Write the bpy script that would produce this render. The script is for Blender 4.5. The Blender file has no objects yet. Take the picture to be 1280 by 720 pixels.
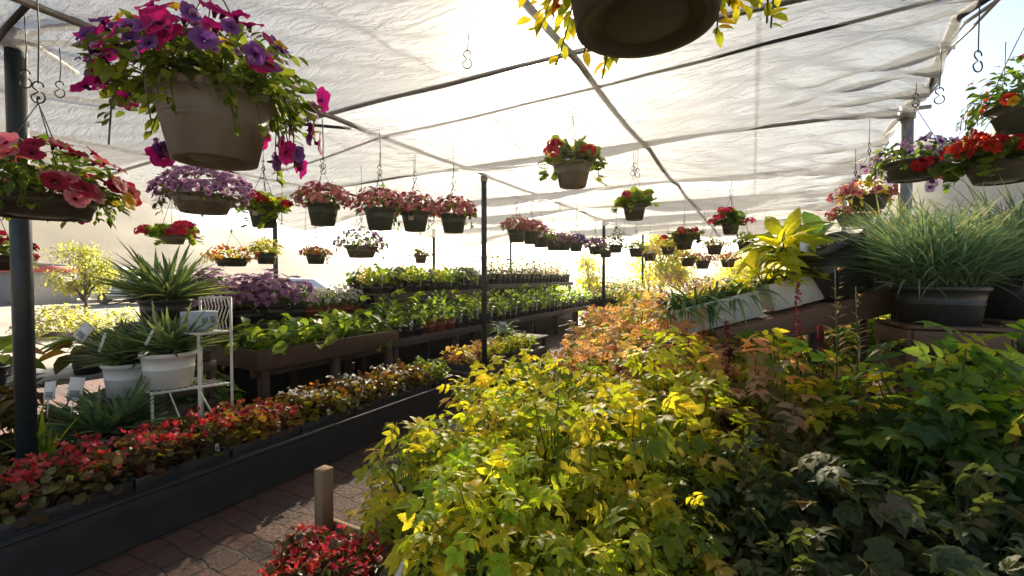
import bpy, bmesh, math, random
import numpy as np
from mathutils import Vector, Matrix, Euler

rng = np.random.default_rng(11)
random.seed(5)
PI = math.pi
HAZE = 0.0011
TARP_TRANSLUCENT, TARP_CLEAR = .10, .29
scene = bpy.context.scene
C = scene.collection

# ------------------------------------------------------------------ camera
F_PX, YAW, PITCH, EYE = 560.0, math.radians(28.2), math.radians(1.5), 1.6
CR = np.array([math.cos(YAW), math.sin(YAW), 0.0])
CF = np.array([-math.sin(YAW) * math.cos(PITCH), math.cos(YAW) * math.cos(PITCH), -math.sin(PITCH)])
CU = np.cross(CR, CF)
CAM = np.array([0.0, 0.0, EYE])


def ray(x, y):
    return CF + (x - 640) / F_PX * CR - (y - 360) / F_PX * CU


def at_d(x, y, d):
    return CAM + ray(x, y) * d


def at_z(x, y, z):
    r = ray(x, y)
    return CAM + r * ((z - EYE) / r[2])


def at_x(x, y, X):
    r = ray(x, y)
    return CAM + r * (X / r[0])


cam_d = bpy.data.cameras.new('camera')
cam_d.sensor_width = 36.0
cam_d.lens = F_PX / 1280 * 36
cam_d.clip_start = 0.02
cam_d.clip_end = 3000
cam = bpy.data.objects.new('camera', cam_d)
C.objects.link(cam)
cam.location = CAM
cam.rotation_euler = (PI / 2 - PITCH, 0, YAW)
scene.camera = cam


# ------------------------------------------------------------------ materials
def new_mat(name):
    m = bpy.data.materials.new(name)
    m.use_nodes = True
    nt = m.node_tree
    for n in list(nt.nodes):
        nt.nodes.remove(n)
    out = nt.nodes.new('ShaderNodeOutputMaterial')
    return m, nt, out


def N(nt, kind, **kw):
    n = nt.nodes.new(kind)
    for k, v in kw.items():
        if k in n.inputs:
            n.inputs[k].default_value = v
        else:
            setattr(n, k, v)
    return n


def ramp(nt, stops, mode='LINEAR'):
    r = nt.nodes.new('ShaderNodeValToRGB')
    cr = r.color_ramp
    cr.interpolation = mode
    while len(cr.elements) < len(stops):
        cr.elements.new(0.5)
    for e, (p, c) in zip(cr.elements, stops):
        e.position = p
        e.color = (*c, 1)
    return r


def c4(c):
    return (c[0], c[1], c[2], 1)


def solid(name, a, b=None, rough=0.6, scale=12.0, metal=0.0, bump=0.0, detail=5, stretch=(1, 1, 1), spec=0.5):
    """a surface that wanders between two colours, with a little relief"""
    m, nt, out = new_mat(name)
    b = b or tuple(x * 0.75 for x in a)
    tc = N(nt, 'ShaderNodeTexCoord')
    mp = N(nt, 'ShaderNodeMapping')
    mp.inputs['Scale'].default_value = stretch
    nt.links.new(tc.outputs['Object'], mp.inputs['Vector'])
    no = N(nt, 'ShaderNodeTexNoise', Scale=scale, Detail=detail, Roughness=0.65)
    nt.links.new(mp.outputs[0], no.inputs['Vector'])
    r = ramp(nt, [(0.3, b), (0.7, a)])
    nt.links.new(no.outputs['Fac'], r.inputs['Fac'])
    p = N(nt, 'ShaderNodeBsdfPrincipled', Roughness=rough, Metallic=metal)
    p.inputs['Specular IOR Level'].default_value = spec
    nt.links.new(r.outputs['Color'], p.inputs['Base Color'])
    if bump:
        bp = N(nt, 'ShaderNodeBump', Strength=bump, Distance=0.01)
        nt.links.new(no.outputs['Fac'], bp.inputs['Height'])
        nt.links.new(bp.outputs['Normal'], p.inputs['Normal'])
    nt.links.new(p.outputs[0], out.inputs['Surface'])
    return m


def leafy(name, stops, trans=0.45, rough=0.5, vary=0.035, warm=(1.25, 1.2, 0.55), mode='LINEAR', spec=0.3):
    """thin leaf or petal: reflects on the lit side and glows through when lit from behind"""
    m, nt, out = new_mat(name)
    at = N(nt, 'ShaderNodeAttribute', attribute_name='tint')
    r = ramp(nt, stops, mode)
    nt.links.new(at.outputs['Fac'], r.inputs['Fac'])
    oi = N(nt, 'ShaderNodeObjectInfo')
    hs = N(nt, 'ShaderNodeHueSaturation')
    mr = N(nt, 'ShaderNodeMapRange')
    mr.inputs['To Min'].default_value = 0.5 - vary
    mr.inputs['To Max'].default_value = 0.5 + vary
    nt.links.new(oi.outputs['Random'], mr.inputs['Value'])
    nt.links.new(mr.outputs[0], hs.inputs['Hue'])
    tc = N(nt, 'ShaderNodeTexCoord')
    no = N(nt, 'ShaderNodeTexNoise', Scale=38.0, Detail=3.0)
    nt.links.new(tc.outputs['Object'], no.inputs['Vector'])
    mv = N(nt, 'ShaderNodeMapRange')
    gain = 1.3 if warm[0] > .9 else 1.0
    mv.inputs['To Min'].default_value = 0.65 * gain
    mv.inputs['To Max'].default_value = 1.3 * gain
    nt.links.new(no.outputs['Fac'], mv.inputs['Value'])
    nt.links.new(mv.outputs[0], hs.inputs['Value'])
    nt.links.new(r.outputs['Color'], hs.inputs['Color'])
    p = N(nt, 'ShaderNodeBsdfPrincipled', Roughness=rough)
    p.inputs['Specular IOR Level'].default_value = spec
    nt.links.new(hs.outputs['Color'], p.inputs['Base Color'])
    mu = N(nt, 'ShaderNodeMix', data_type='RGBA', blend_type='MULTIPLY')
    mu.inputs['Factor'].default_value = 1.0
    nt.links.new(hs.outputs['Color'], mu.inputs['A'])
    mu.inputs['B'].default_value = c4(tuple(2.2 * w for w in warm))
    tr = N(nt, 'ShaderNodeBsdfTranslucent')
    nt.links.new(mu.outputs['Result'], tr.inputs['Color'])
    mx = N(nt, 'ShaderNodeMixShader', Fac=trans)
    nt.links.new(p.outputs[0], mx.inputs[1])
    nt.links.new(tr.outputs[0], mx.inputs[2])
    nt.links.new(mx.outputs[0], out.inputs['Surface'])
    return m


M = {}
GREEN = [(0, (.035, .065, .015)), (.5, (.075, .125, .024)), (1, (.16, .205, .035))]
M['green'] = leafy('green leaf', GREEN, vary=.018)
M['bright'] = leafy('bright green leaf', [(0, (.06, .11, .016)), (.5, (.13, .20, .025)), (1, (.26, .31, .035))], vary=.015)
M['lime'] = leafy('lime leaf', [(0, (.10, .17, .012)), (.5, (.24, .30, .02)), (1, (.42, .42, .03))], trans=.5)
M['yellowgreen'] = leafy('yellow green leaf', [(0, (.09, .14, .016)), (.45, (.24, .26, .025)), (.8, (.42, .37, .035)), (1, (.40, .28, .05))], trans=.52, vary=.012)
M['bronze'] = leafy('bronze leaf', [(0, (.08, .10, .035)), (.4, (.20, .17, .07)), (.75, (.35, .23, .14)), (1, (.43, .23, .16))], trans=.5, vary=.03)
M['rust'] = leafy('rust red leaf', [(0, (.15, .11, .045)), (.5, (.38, .20, .12)), (1, (.50, .29, .19))], trans=.5, vary=.02)
M['dark'] = leafy('dark green leaf', [(0, (.03, .05, .022)), (.6, (.08, .10, .03)), (1, (.14, .10, .05))], trans=.3, vary=.03)
M['begonia'] = leafy('begonia leaf', [(0, (.05, .025, .02)), (.35, (.085, .05, .025)), (.7, (.12, .09, .025)), (1, (.10, .12, .03))], trans=.24, rough=.35, vary=.03)
M['begonia_gold'] = leafy('gold bronze begonia leaf', [(0, (.07, .035, .012)), (.4, (.14, .09, .018)), (.75, (.22, .16, .02)), (1, (.13, .15, .025))], rough=.36, trans=.33, vary=.03)
M['begonia_orange'] = leafy('orange begonia leaf', [(0, (.10, .02, .012)), (.4, (.16, .06, .018)), (.8, (.22, .14, .02)), (1, (.10, .09, .02))], rough=.36, trans=.33, vary=.03)
M['coleus'] = leafy('coleus leaf', [(0, (.06, .015, .03)), (.5, (.16, .05, .06)), (.75, (.35, .30, .03)), (1, (.40, .42, .05))], vary=.02)
M['spiky'] = leafy('spiky leaf', [(0, (.045, .085, .05)), (.5, (.09, .15, .085)), (.85, (.15, .21, .10)), (1, (.34, .36, .22))], trans=.3, vary=.02)
M['grass'] = leafy('blue grass blade', warm=(.95, 1.05, .75), stops=[(0, (.08, .13, .09)), (.5, (.15, .23, .155)), (.8, (.23, .29, .17)), (1, (.40, .34, .15))], trans=.35, vary=.01)
M['strap'] = leafy('strap leaf', [(0, (.03, .075, .03)), (.5, (.07, .14, .05)), (1, (.15, .23, .09))], trans=.4)
M['straw'] = leafy('straw plume', [(0, (.30, .26, .05)), (.5, (.44, .38, .07)), (1, (.5, .36, .16))], trans=.5, vary=.01)
M['yellowtree'] = leafy('yellow tree leaf', [(0, (.13, .135, .04)), (.5, (.22, .21, .06)), (1, (.30, .27, .09))], trans=.36)
M['purplebush'] = leafy('purple bush leaf', [(0, (.05, .02, .04)), (.5, (.11, .05, .075)), (1, (.18, .09, .12))], trans=.4)
M['canna'] = leafy('bronze broad leaf', [(0, (.03, .025, .012)), (.5, (.07, .06, .015)), (1, (.16, .10, .02))], trans=.45)
PW = (1.0, 1.0, 1.0)
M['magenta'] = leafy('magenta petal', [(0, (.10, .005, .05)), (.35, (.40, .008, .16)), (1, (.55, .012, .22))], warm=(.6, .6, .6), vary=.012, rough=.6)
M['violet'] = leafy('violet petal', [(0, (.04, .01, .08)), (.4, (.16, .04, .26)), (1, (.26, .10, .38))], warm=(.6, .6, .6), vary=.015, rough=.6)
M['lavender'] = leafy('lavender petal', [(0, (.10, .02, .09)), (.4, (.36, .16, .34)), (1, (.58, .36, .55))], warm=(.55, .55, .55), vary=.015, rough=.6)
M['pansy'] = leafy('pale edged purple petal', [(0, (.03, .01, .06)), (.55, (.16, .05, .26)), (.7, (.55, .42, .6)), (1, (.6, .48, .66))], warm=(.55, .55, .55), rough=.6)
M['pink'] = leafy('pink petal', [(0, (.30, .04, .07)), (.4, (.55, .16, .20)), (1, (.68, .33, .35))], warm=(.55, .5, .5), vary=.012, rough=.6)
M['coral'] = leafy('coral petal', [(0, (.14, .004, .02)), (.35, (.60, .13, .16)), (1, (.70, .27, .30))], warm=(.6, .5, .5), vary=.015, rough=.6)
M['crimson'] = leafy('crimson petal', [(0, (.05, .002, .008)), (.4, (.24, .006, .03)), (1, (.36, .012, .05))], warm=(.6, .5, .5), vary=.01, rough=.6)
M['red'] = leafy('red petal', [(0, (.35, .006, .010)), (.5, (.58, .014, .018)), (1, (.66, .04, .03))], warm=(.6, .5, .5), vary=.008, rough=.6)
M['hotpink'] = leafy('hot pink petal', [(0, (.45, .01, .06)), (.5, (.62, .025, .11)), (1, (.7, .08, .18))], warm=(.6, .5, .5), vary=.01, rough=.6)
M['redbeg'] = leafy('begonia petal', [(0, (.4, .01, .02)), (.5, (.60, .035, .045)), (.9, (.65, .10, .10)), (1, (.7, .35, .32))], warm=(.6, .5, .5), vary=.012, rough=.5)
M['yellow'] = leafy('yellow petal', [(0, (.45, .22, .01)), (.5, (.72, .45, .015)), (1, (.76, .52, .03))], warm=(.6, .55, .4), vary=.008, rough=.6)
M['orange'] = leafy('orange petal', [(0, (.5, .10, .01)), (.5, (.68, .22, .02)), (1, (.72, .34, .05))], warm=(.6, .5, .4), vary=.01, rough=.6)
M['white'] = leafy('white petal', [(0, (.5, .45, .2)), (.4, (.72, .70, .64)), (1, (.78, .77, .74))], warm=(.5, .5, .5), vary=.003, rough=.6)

M['stem'] = solid('green stem', (.08, .12, .03), (.05, .08, .02), .5)
M['redstem'] = solid('red stem', (.22, .05, .025), (.12, .04, .02), .5)
M['woodstem'] = solid('brown stem', (.10, .06, .035), (.06, .04, .025), .8)
M['blackpot'] = solid('black plastic', (.048, .048, .051), (.032, .032, .034), .42, 30, bump=.1)
M['greypot'] = solid('grey brown plastic', (.28, .24, .20), (.15, .125, .105), .55, 7, bump=.12, stretch=(1, 1, .22), detail=9)
M['darkgreypot'] = solid('dark brown plastic', (.10, .085, .07), (.05, .042, .036), .55, 7, bump=.12, stretch=(1, 1, .25), detail=9)
M['greenpot'] = solid('dark green plastic', (.085, .105, .085), (.06, .08, .06), .45, 14)
M['whitepot'] = solid('white plastic', (.82, .82, .80), (.72, .71, .68), .45, 9)
M['whitebox'] = solid('white painted planter', (.66, .65, .62), (.5, .48, .45), .6, 16, bump=.15)
M['terra'] = solid('terracotta plastic', (.36, .09, .045), (.28, .07, .035), .6, 16)
M['soil'] = solid('potting soil', (.035, .025, .018), (.015, .011, .009), .95, 60, bump=1.0)
M['tag'] = solid('white tag plastic', (.78, .78, .76), (.72, .72, .70), .5, 8)
M['tagprint'] = solid('grey tag print', (.28, .30, .33), (.22, .24, .27), .6, 30)
M['wood'] = solid('brown timber', (.14, .075, .042), (.07, .038, .024), .75, 9, bump=.5, stretch=(1, .12, 1))
M['woodpost'] = solid('tan timber post', (.34, .23, .13), (.22, .14, .075), .75, 12, bump=.4, stretch=(1, 1, .1))
M['board'] = solid('stained board', (.21, .115, .07), (.11, .062, .042), .75, 10, bump=.4, stretch=(.15, 1, 1))
M['greywood'] = solid('weathered plank', (.20, .175, .15), (.11, .095, .082), .8, 10, bump=.5, stretch=(1, .1, 1))
M['darkwood'] = solid('dark plank', (.11, .08, .065), (.06, .045, .038), .75, 10, bump=.5, stretch=(1, .1, 1))
M['blackfab'] = solid('black ground cloth', (.030, .031, .033), (.018, .018, .019), .62, 7, bump=.3)
M['steel'] = solid('dark green painted steel', (.035, .05, .055), (.022, .03, .034), .38, 20, metal=.3, bump=.1)
M['galv'] = solid('galvanised pipe', (.42, .41, .39), (.25, .24, .23), .5, 16, metal=.6, bump=.1)
M['wire'] = solid('dark wire', (.05, .045, .045), (.03, .03, .03), .5, 20, metal=.5)
M['rope'] = solid('black cord', (.022, .02, .022), (.012, .012, .012), .7, 30)
M['whitemetal'] = solid('cream painted metal', (.74, .72, .66), (.58, .55, .48), .45, 22)
M['bluebox'] = solid('pale blue carton', (.52, .60, .72), (.45, .54, .68), .5, 9)
M['bark'] = solid('bark', (.11, .08, .055), (.05, .04, .03), .9, 18, bump=.8, stretch=(1, 1, .25))


# ------------------------------------------------------------------ mesh builder
class MB:
    def __init__(self):
        self.v, self.loops, self.sizes, self.mi, self.ti = [], [], [], [], []
        self.n = 0

    def add(self, V, faces, mat=0, tint=0.5):
        V = np.asarray(V, float).reshape(-1, 3)
        self.v.append(V)
        for k, f in enumerate(faces):
            self.loops.append(np.asarray(f, int) + self.n)
            self.sizes.append(len(f))
            self.mi.append(mat)
            self.ti.append(tint[k] if hasattr(tint, '__len__') else tint)
        self.n += len(V)
        return self

    def scatter(self, tpl, pos, rot, scale, tint, mat=0):
        tv, tf, tt = tpl
        pos = np.asarray(pos, float)
        n = len(pos)
        if n == 0:
            return self
        scale = np.asarray(scale, float)
        sc = np.broadcast_to(scale.reshape(n, -1) if scale.ndim else scale, (n, 3 if scale.ndim and scale.size == 3 * n else 1))
        V = np.einsum('nij,nkj->nki', rot, tv[None] * sc[:, None, :]) + pos[:, None, :]
        self.v.append(V.reshape(-1, 3))
        tint = np.broadcast_to(np.asarray(tint, float), (n,))
        k = len(tv)
        for i in range(n):
            b = self.n + i * k
            for f, t in zip(tf, tt):
                self.loops.append(f + b)
                self.sizes.append(len(f))
                self.mi.append(mat)
                self.ti.append(t if t >= 0 else min(1., max(0., tint[i] + (t + 1))))
        self.n += n * k
        return self

    def box(self, c, s, rot=None, mat=0, bevel=0.004, tint=.5):
        bm = bmesh.new()
        bmesh.ops.create_cube(bm, size=1)
        for v in bm.verts:
            v.co = Vector((v.co.x * s[0], v.co.y * s[1], v.co.z * s[2]))
        if bevel:
            bmesh.ops.bevel(bm, geom=bm.edges[:] + bm.verts[:], offset=min(bevel, min(s) * .3), segments=1, affect='EDGES')
        V = np.array([v.co[:] for v in bm.verts])
        bm.verts.index_update()
        Fc = [[v.index for v in f.verts] for f in bm.faces]
        bm.free()
        if rot is not None:
            V = V @ np.asarray(rot).T
        self.add(V + np.asarray(c, float), Fc, mat, tint)
        return self

    def tube(self, pts, r, n=8, mat=0, tint=.5, caps=True):
        pts = np.asarray(pts, float)
        r = np.broadcast_to(np.asarray(r, float), (len(pts),))
        d = np.gradient(pts, axis=0)
        d /= np.linalg.norm(d, axis=1)[:, None] + 1e-9
        up = np.array([0, 0, 1.]) if abs(d[0][2]) < .9 else np.array([1., 0, 0])
        x = np.cross(d[0], up)
        x /= np.linalg.norm(x)
        V = []
        for i in range(len(pts)):
            x = x - d[i] * np.dot(x, d[i])
            x /= np.linalg.norm(x) + 1e-9
            y = np.cross(d[i], x)
            for k in range(n):
                a = 2 * PI * k / n
                V.append(pts[i] + r[i] * (math.cos(a) * x + math.sin(a) * y))
        Fc = []
        for i in range(len(pts) - 1):
            for k in range(n):
                Fc.append([i * n + k, i * n + (k + 1) % n, (i + 1) * n + (k + 1) % n, (i + 1) * n + k])
        if caps:
            Fc.append(list(range(n))[::-1])
            Fc.append([(len(pts) - 1) * n + k for k in range(n)])
        self.add(V, Fc, mat, tint)
        return self

    def lathe(self, prof, n=24, mat=0, c=(0, 0, 0), tint=.5, sq=None, caps=True):
        V = []
        for r, z in prof:
            for k in range(n):
                a = 2 * PI * k / n + PI / n
                ca, sa = math.cos(a), math.sin(a)
                if sq:
                    q = (abs(ca) ** sq + abs(sa) ** sq) ** (-1 / sq)
                    ca, sa = ca * q, sa * q
                V.append((c[0] + r * ca, c[1] + r * sa, c[2] + z))
        Fc = []
        for i in range(len(prof) - 1):
            for k in range(n):
                Fc.append([i * n + k, i * n + (k + 1) % n, (i + 1) * n + (k + 1) % n, (i + 1) * n + k])
        if caps and prof[0][0] > 1e-4:
            Fc.append([k for k in range(n)][::-1])
        if caps and prof[-1][0] > 1e-4:
            Fc.append([(len(prof) - 1) * n + k for k in range(n)])
        self.add(V, Fc, mat, tint)
        return self

    def mesh(self, name, mats, smooth=True):
        me = bpy.data.meshes.new(name)
        V = np.concatenate(self.v)
        sizes = np.array(self.sizes, np.int32)
        loops = np.concatenate(self.loops).astype(np.int32)
        me.vertices.add(len(V))
        me.vertices.foreach_set('co', V.astype(np.float32).ravel())
        me.loops.add(len(loops))
        me.loops.foreach_set('vertex_index', loops)
        me.polygons.add(len(sizes))
        me.polygons.foreach_set('loop_start', np.concatenate([[0], np.cumsum(sizes)[:-1]]).astype(np.int32))
        me.polygons.foreach_set('material_index', np.array(self.mi, np.int32))
        if smooth:
            me.polygons.foreach_set('use_smooth', np.ones(len(sizes), bool))
        at = me.attributes.new('tint', 'FLOAT', 'FACE')
        at.data.foreach_set('value', np.array(self.ti, np.float32))
        for m in (mats if isinstance(mats, (list, tuple)) else [mats]):
            me.materials.append(M[m] if isinstance(m, str) else m)
        me.update(calc_edges=True)
        me.validate()
        return me

    def build(self, name, mats, parent=None, smooth=True):
        return link(name, self.mesh(name, mats, smooth), parent)


def link(name, me, parent=None):
    o = bpy.data.objects.new(name, me)
    C.objects.link(o)
    if parent is not None:
        o.parent = parent
    return o


def tag(o, label, cat, group=None, kind=None):
    if label:
        o['label'] = label
    if cat:
        o['category'] = cat
    if group:
        o['group'] = group
    if kind:
        o['kind'] = kind
    return o


def thing(name, label, cat, loc=(0, 0, 0), rz=0.0, group=None, s=1.0):
    o = bpy.data.objects.new(name, None)
    o.empty_display_size = .05
    C.objects.link(o)
    o.location = loc
    o.rotation_euler = (0, 0, rz)
    o.scale = (s, s, s)
    return tag(o, label, cat, group)


def structure(name, mb, mats, smooth=True):
    o = mb.build(name, mats, None, smooth)
    o['kind'] = 'structure'
    return o


def children(o):
    return list(o.children)


KIDS = {}


def copy_thing(proto, loc, rz, s, label, group=None, tilt=None):
    """a copy of a thing with copies of its parts and sub-parts (mesh data shared)"""
    r = proto.copy()
    C.objects.link(r)
    r.location = loc
    r.rotation_euler = (tilt[0], tilt[1], rz) if tilt else (0, 0, rz)
    r.scale = (s, s, s) if not hasattr(s, '__len__') else s
    r['label'] = label
    if group:
        r['group'] = group
    for ch in KIDS[proto.name]:
        c = ch.copy()
        C.objects.link(c)
        c.parent = r
        for g in KIDS.get(ch.name, ()):
            d = g.copy()
            C.objects.link(d)
            d.parent = c
    return r


class Stock:
    """plants of one kind: the first ones placed are the originals, later ones are copies of them"""

    def __init__(self, makers):
        self.makers, self.made, self.i = makers, [], 0

    def place(self, loc, rz, s, label, group=None, tilt=None):
        k = self.i % len(self.makers)
        self.i += 1
        if k >= len(self.made):
            o = self.makers[k]()
            self.made.append(o)
            KIDS[o.name] = [c for c in o.children]
            for c in o.children:
                KIDS[c.name] = [g for g in c.children]
            o.location = loc
            o.rotation_euler = (tilt[0], tilt[1], rz) if tilt else (0, 0, rz)
            o.scale = (s, s, s) if not hasattr(s, '__len__') else s
            o['label'] = label
            if group:
                o['group'] = group
            return o
        return copy_thing(self.made[k], loc, rz, s, label, group, tilt)


ORD = ('first second third fourth fifth sixth seventh eighth ninth tenth eleventh twelfth thirteenth fourteenth fifteenth sixteenth '
       'seventeenth eighteenth nineteenth twentieth').split()
TENS = {2: 'twenty', 3: 'thirty', 4: 'forty', 5: 'fifty', 6: 'sixty'}


def ordn(i):
    if i < 20:
        return ORD[i]
    t, u = divmod(i + 1, 10)
    if u == 0:
        return TENS[t][:-1] + 'ieth'
    return TENS[t] + '-' + ORD[u - 1]


# ------------------------------------------------------------------ templates: (verts, faces, tint offsets: -1 = instance tint)
def T(V, Fc, tint=None):
    V = np.asarray(V, float)
    Fc = [np.asarray(f, int) for f in Fc]
    return V, Fc, (tint if tint is not None else [-1.0] * len(Fc))


def leaf(w=.45, rows=None, fold=.25, droop=.25, y0=0.0, saw=0.0):
    rows = rows or [(0, .08), (.2, .7), (.45, 1), (.72, .72), (1, 0)]
    V, Fc = [], []
    for i, (t, h) in enumerate(rows):
        hw = h * w * .5
        if saw and 0 < i < len(rows) - 1:
            hw *= 1 + saw * (1 if i % 2 else -1)
        z = -droop * t * t
        y = y0 + t * (1 - .15 * droop * t)
        V += [(-hw, y, z + fold * hw), (0, y, z), (hw, y, z + fold * hw)]
    for i in range(len(rows) - 1):
        a = 3 * i
        Fc += [[a, a + 1, a + 4, a + 3], [a + 1, a + 2, a + 5, a + 4]]
    return T(V, Fc)


def merge(parts):
    V, Fc, tt, n = [], [], [], 0
    for v, f, t in parts:
        V.append(v)
        Fc += [x + n for x in f]
        tt += list(t)
        n += len(v)
    return np.concatenate(V), Fc, tt


def xf(tpl, rz=0, s=1., off=(0, 0, 0), rx=0, ry=0):
    R = np.array(Euler((rx, ry, rz)).to_matrix())
    return (tpl[0] * s) @ R.T + np.asarray(off), tpl[1], tpl[2]


OVAL = leaf(.5)
HOSTA = leaf(.40, [(0, .15), (.18, .7), (.42, 1), (.7, .72), (.88, .32), (1, 0)], droop=.5, fold=.35)
OVALF = leaf(.55, [(0, .1), (.3, .9), (.65, .8), (1, 0)], droop=.3)
NARROW = leaf(.22, [(0, .3), (.35, 1), (.7, .7), (1, 0)], droop=.3)
TOOTH = leaf(.58, [(0, .1), (.12, .72), (.2, .80), (.34, 1.0), (.42, .92), (.56, .86), (.64, .66), (.78, .52), (.86, .26), (1, 0)], droop=.3, saw=.06)
BROAD = leaf(.62, [(0, .1), (.15, .7), (.4, 1), (.7, .8), (.88, .4), (1, 0)], droop=.45, fold=.3)
RACHIS = leaf(.03, [(0, 1), (1, 1)], 0, 0)
TRI = merge([xf(RACHIS, 0, .62), xf(TOOTH, 0, .44, (0, .60, 0)), xf(TOOTH, 1.05, .38, (-.01, .56, .01), 0, .15), xf(TOOTH, -1.05, .38, (.01, .56, .01), 0, -.15),
             xf(TOOTH, 1.2, .36, (-.01, .26, .02), .1), xf(TOOTH, -1.2, .36, (.01, .26, .02), .1)])
LOBED = merge([xf(TOOTH, a, s, (0, .15, .005 * k)) for k, (a, s) in enumerate([(0, .85), (.75, .72), (-.75, .72), (1.5, .5), (-1.5, .5)])])


def round_leaf(n=9, cup=.28):
    V = [(0, .08, 0)]
    for k in range(n + 1):
        a = -PI / 2 + .25 + (2 * PI - .5) * k / n
        r = .5 * (1 + .07 * (-1) ** k)
        V.append((r * math.cos(a), .5 + r * math.sin(a), cup * .5 + .06 * math.sin(3 * a)))
    Fc = [[0, k, k + 1] for k in range(1, n + 1)]
    return T(V, Fc)


ROUND = round_leaf()


def blade(w=.05, arch=.6, seg=5, base=.6):
    V, Fc = [], []
    for i in range(seg + 1):
        t = i / seg
        a = arch * t
        y = math.sin(a) / max(arch, 1e-3) if arch > 1e-3 else t
        z = -(1 - math.cos(a)) / max(arch, 1e-3) if arch > 1e-3 else 0
        h = w * .5 * (base + (1 - base) * min(1, t * 3)) * (1 - t ** 2.2)
        V += [(-h, y, z + h * .5), (0, y, z), (h, y, z + h * .5)]
    for i in range(seg):
        a = 3 * i
        Fc += [[a, a + 1, a + 4, a + 3], [a + 1, a + 2, a + 5, a + 4]]
    return T(V, Fc)


BLADE_STIFF = blade(.095, .30, 4)
BLADE_ARCH = blade(.03, 1.3, 6)
BLADE_REED = blade(.022, .75, 6)
BLADE_STRAP = blade(.07, 1.5, 6)


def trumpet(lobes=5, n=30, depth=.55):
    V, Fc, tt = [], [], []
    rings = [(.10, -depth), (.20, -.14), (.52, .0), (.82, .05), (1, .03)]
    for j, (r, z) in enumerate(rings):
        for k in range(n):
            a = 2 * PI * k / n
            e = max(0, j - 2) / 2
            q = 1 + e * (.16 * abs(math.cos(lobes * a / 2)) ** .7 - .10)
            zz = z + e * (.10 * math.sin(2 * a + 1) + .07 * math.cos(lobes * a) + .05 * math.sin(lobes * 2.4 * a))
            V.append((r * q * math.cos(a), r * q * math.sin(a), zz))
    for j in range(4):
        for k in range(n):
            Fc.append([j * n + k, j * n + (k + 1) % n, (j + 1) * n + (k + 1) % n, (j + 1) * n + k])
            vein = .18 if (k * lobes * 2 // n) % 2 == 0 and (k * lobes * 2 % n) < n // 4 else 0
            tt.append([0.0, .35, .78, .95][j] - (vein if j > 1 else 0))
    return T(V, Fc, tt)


PETUNIA = trumpet()
PETUNIA_LOW = trumpet(5, 10, .4)


def floret(p=5, cup=.15, inner=.55, tints=(.1, -1.)):
    n = p * 2
    V = [(0, 0, 0)]
    for k in range(n):
        a = 2 * PI * k / n
        r = 1.0 if k % 2 == 0 else inner
        V.append((r * math.cos(a), r * math.sin(a), cup * r))
    return T(V, [[0, 1 + k, 1 + (k + 1) % n] for k in range(n)])


FLORET = floret()
FLORET4 = floret(4, .5, .6)


def frames(d, up=None, roll=None):
    """rotation matrices whose y is the direction d and whose z is as near `up` as can be"""
    d = d / (np.linalg.norm(d, axis=1)[:, None] + 1e-9)
    up = np.tile(np.array([0, 0, 1.]), (len(d), 1)) if up is None else up
    x = np.cross(d, up)
    bad = np.linalg.norm(x, axis=1) < 1e-3
    x[bad] = [1, 0, 0]
    x /= np.linalg.norm(x, axis=1)[:, None]
    z = np.cross(x, d)
    if roll is not None:
        c, s = np.cos(roll)[:, None], np.sin(roll)[:, None]
        x, z = x * c + z * s, z * c - x * s
    return np.stack([x, d, z], axis=2)


def facing(nrm):
    """rotation matrices whose z is nrm"""
    nrm = nrm / (np.linalg.norm(nrm, axis=1)[:, None] + 1e-9)
    r = rng.normal(size=nrm.shape)
    x = np.cross(r, nrm)
    x /= np.linalg.norm(x, axis=1)[:, None] + 1e-9
    y = np.cross(nrm, x)
    return np.stack([x, y, nrm], axis=2)


def sph(n, lo=0.0, hi=1.0):
    z = rng.uniform(lo, hi, n)
    a = rng.uniform(0, 2 * PI, n)
    r = np.sqrt(np.maximum(0, 1 - z * z))
    return np.stack([r * np.cos(a), r * np.sin(a), z], 1)


def dome(mb, tpl, n, rx, h, size, z0=0., mat=0, lo=0., shell=.5, tilt=.5, tint=(0., 1.), up_bias=.0, cx=0., cy=0., wild=.3, jit=.25):
    """leaves spread through a dome, each pointing outward and lying roughly flat"""
    u = sph(n, lo, 1)
    f = shell + (1 - shell) * rng.random(n) ** .6
    p = u * f[:, None] * np.array([rx, rx, h]) + np.array([cx, cy, z0])
    p += rng.normal(size=p.shape) * size * jit
    d = np.stack([u[:, 0], u[:, 1], up_bias + tilt * (u[:, 2] - .45)], 1) + rng.normal(size=(n, 3)) * wild
    s = size * rng.uniform(.65, 1.25, n)
    t = rng.uniform(tint[0], tint[1], n)
    R = frames(d, roll=rng.normal(size=n) * .45)
    off = np.einsum('nij,j->ni', R, np.array([0, .5, 0])) * s[:, None]
    mb.scatter(tpl, p - off, R, s, t, mat)
    return p


def stems(mb, ends, base=(0, 0, 0), r=.004, mat=1, n=5, spread=.3):
    base = np.asarray(base, float)
    for e in ends:
        e = np.asarray(e, float)
        b = base + np.array([(e[0] - base[0]) * spread * rng.random(), (e[1] - base[1]) * spread * rng.random(), 0])
        mid = (b + e) / 2 + np.array([0, 0, .12 * np.linalg.norm(e - b)])
        mb.tube([b, b * .25 + mid * .5 + e * .25 + rng.normal(size=3) * .006, e], [r, r * .8, r * .5], n, mat, caps=False)


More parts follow.
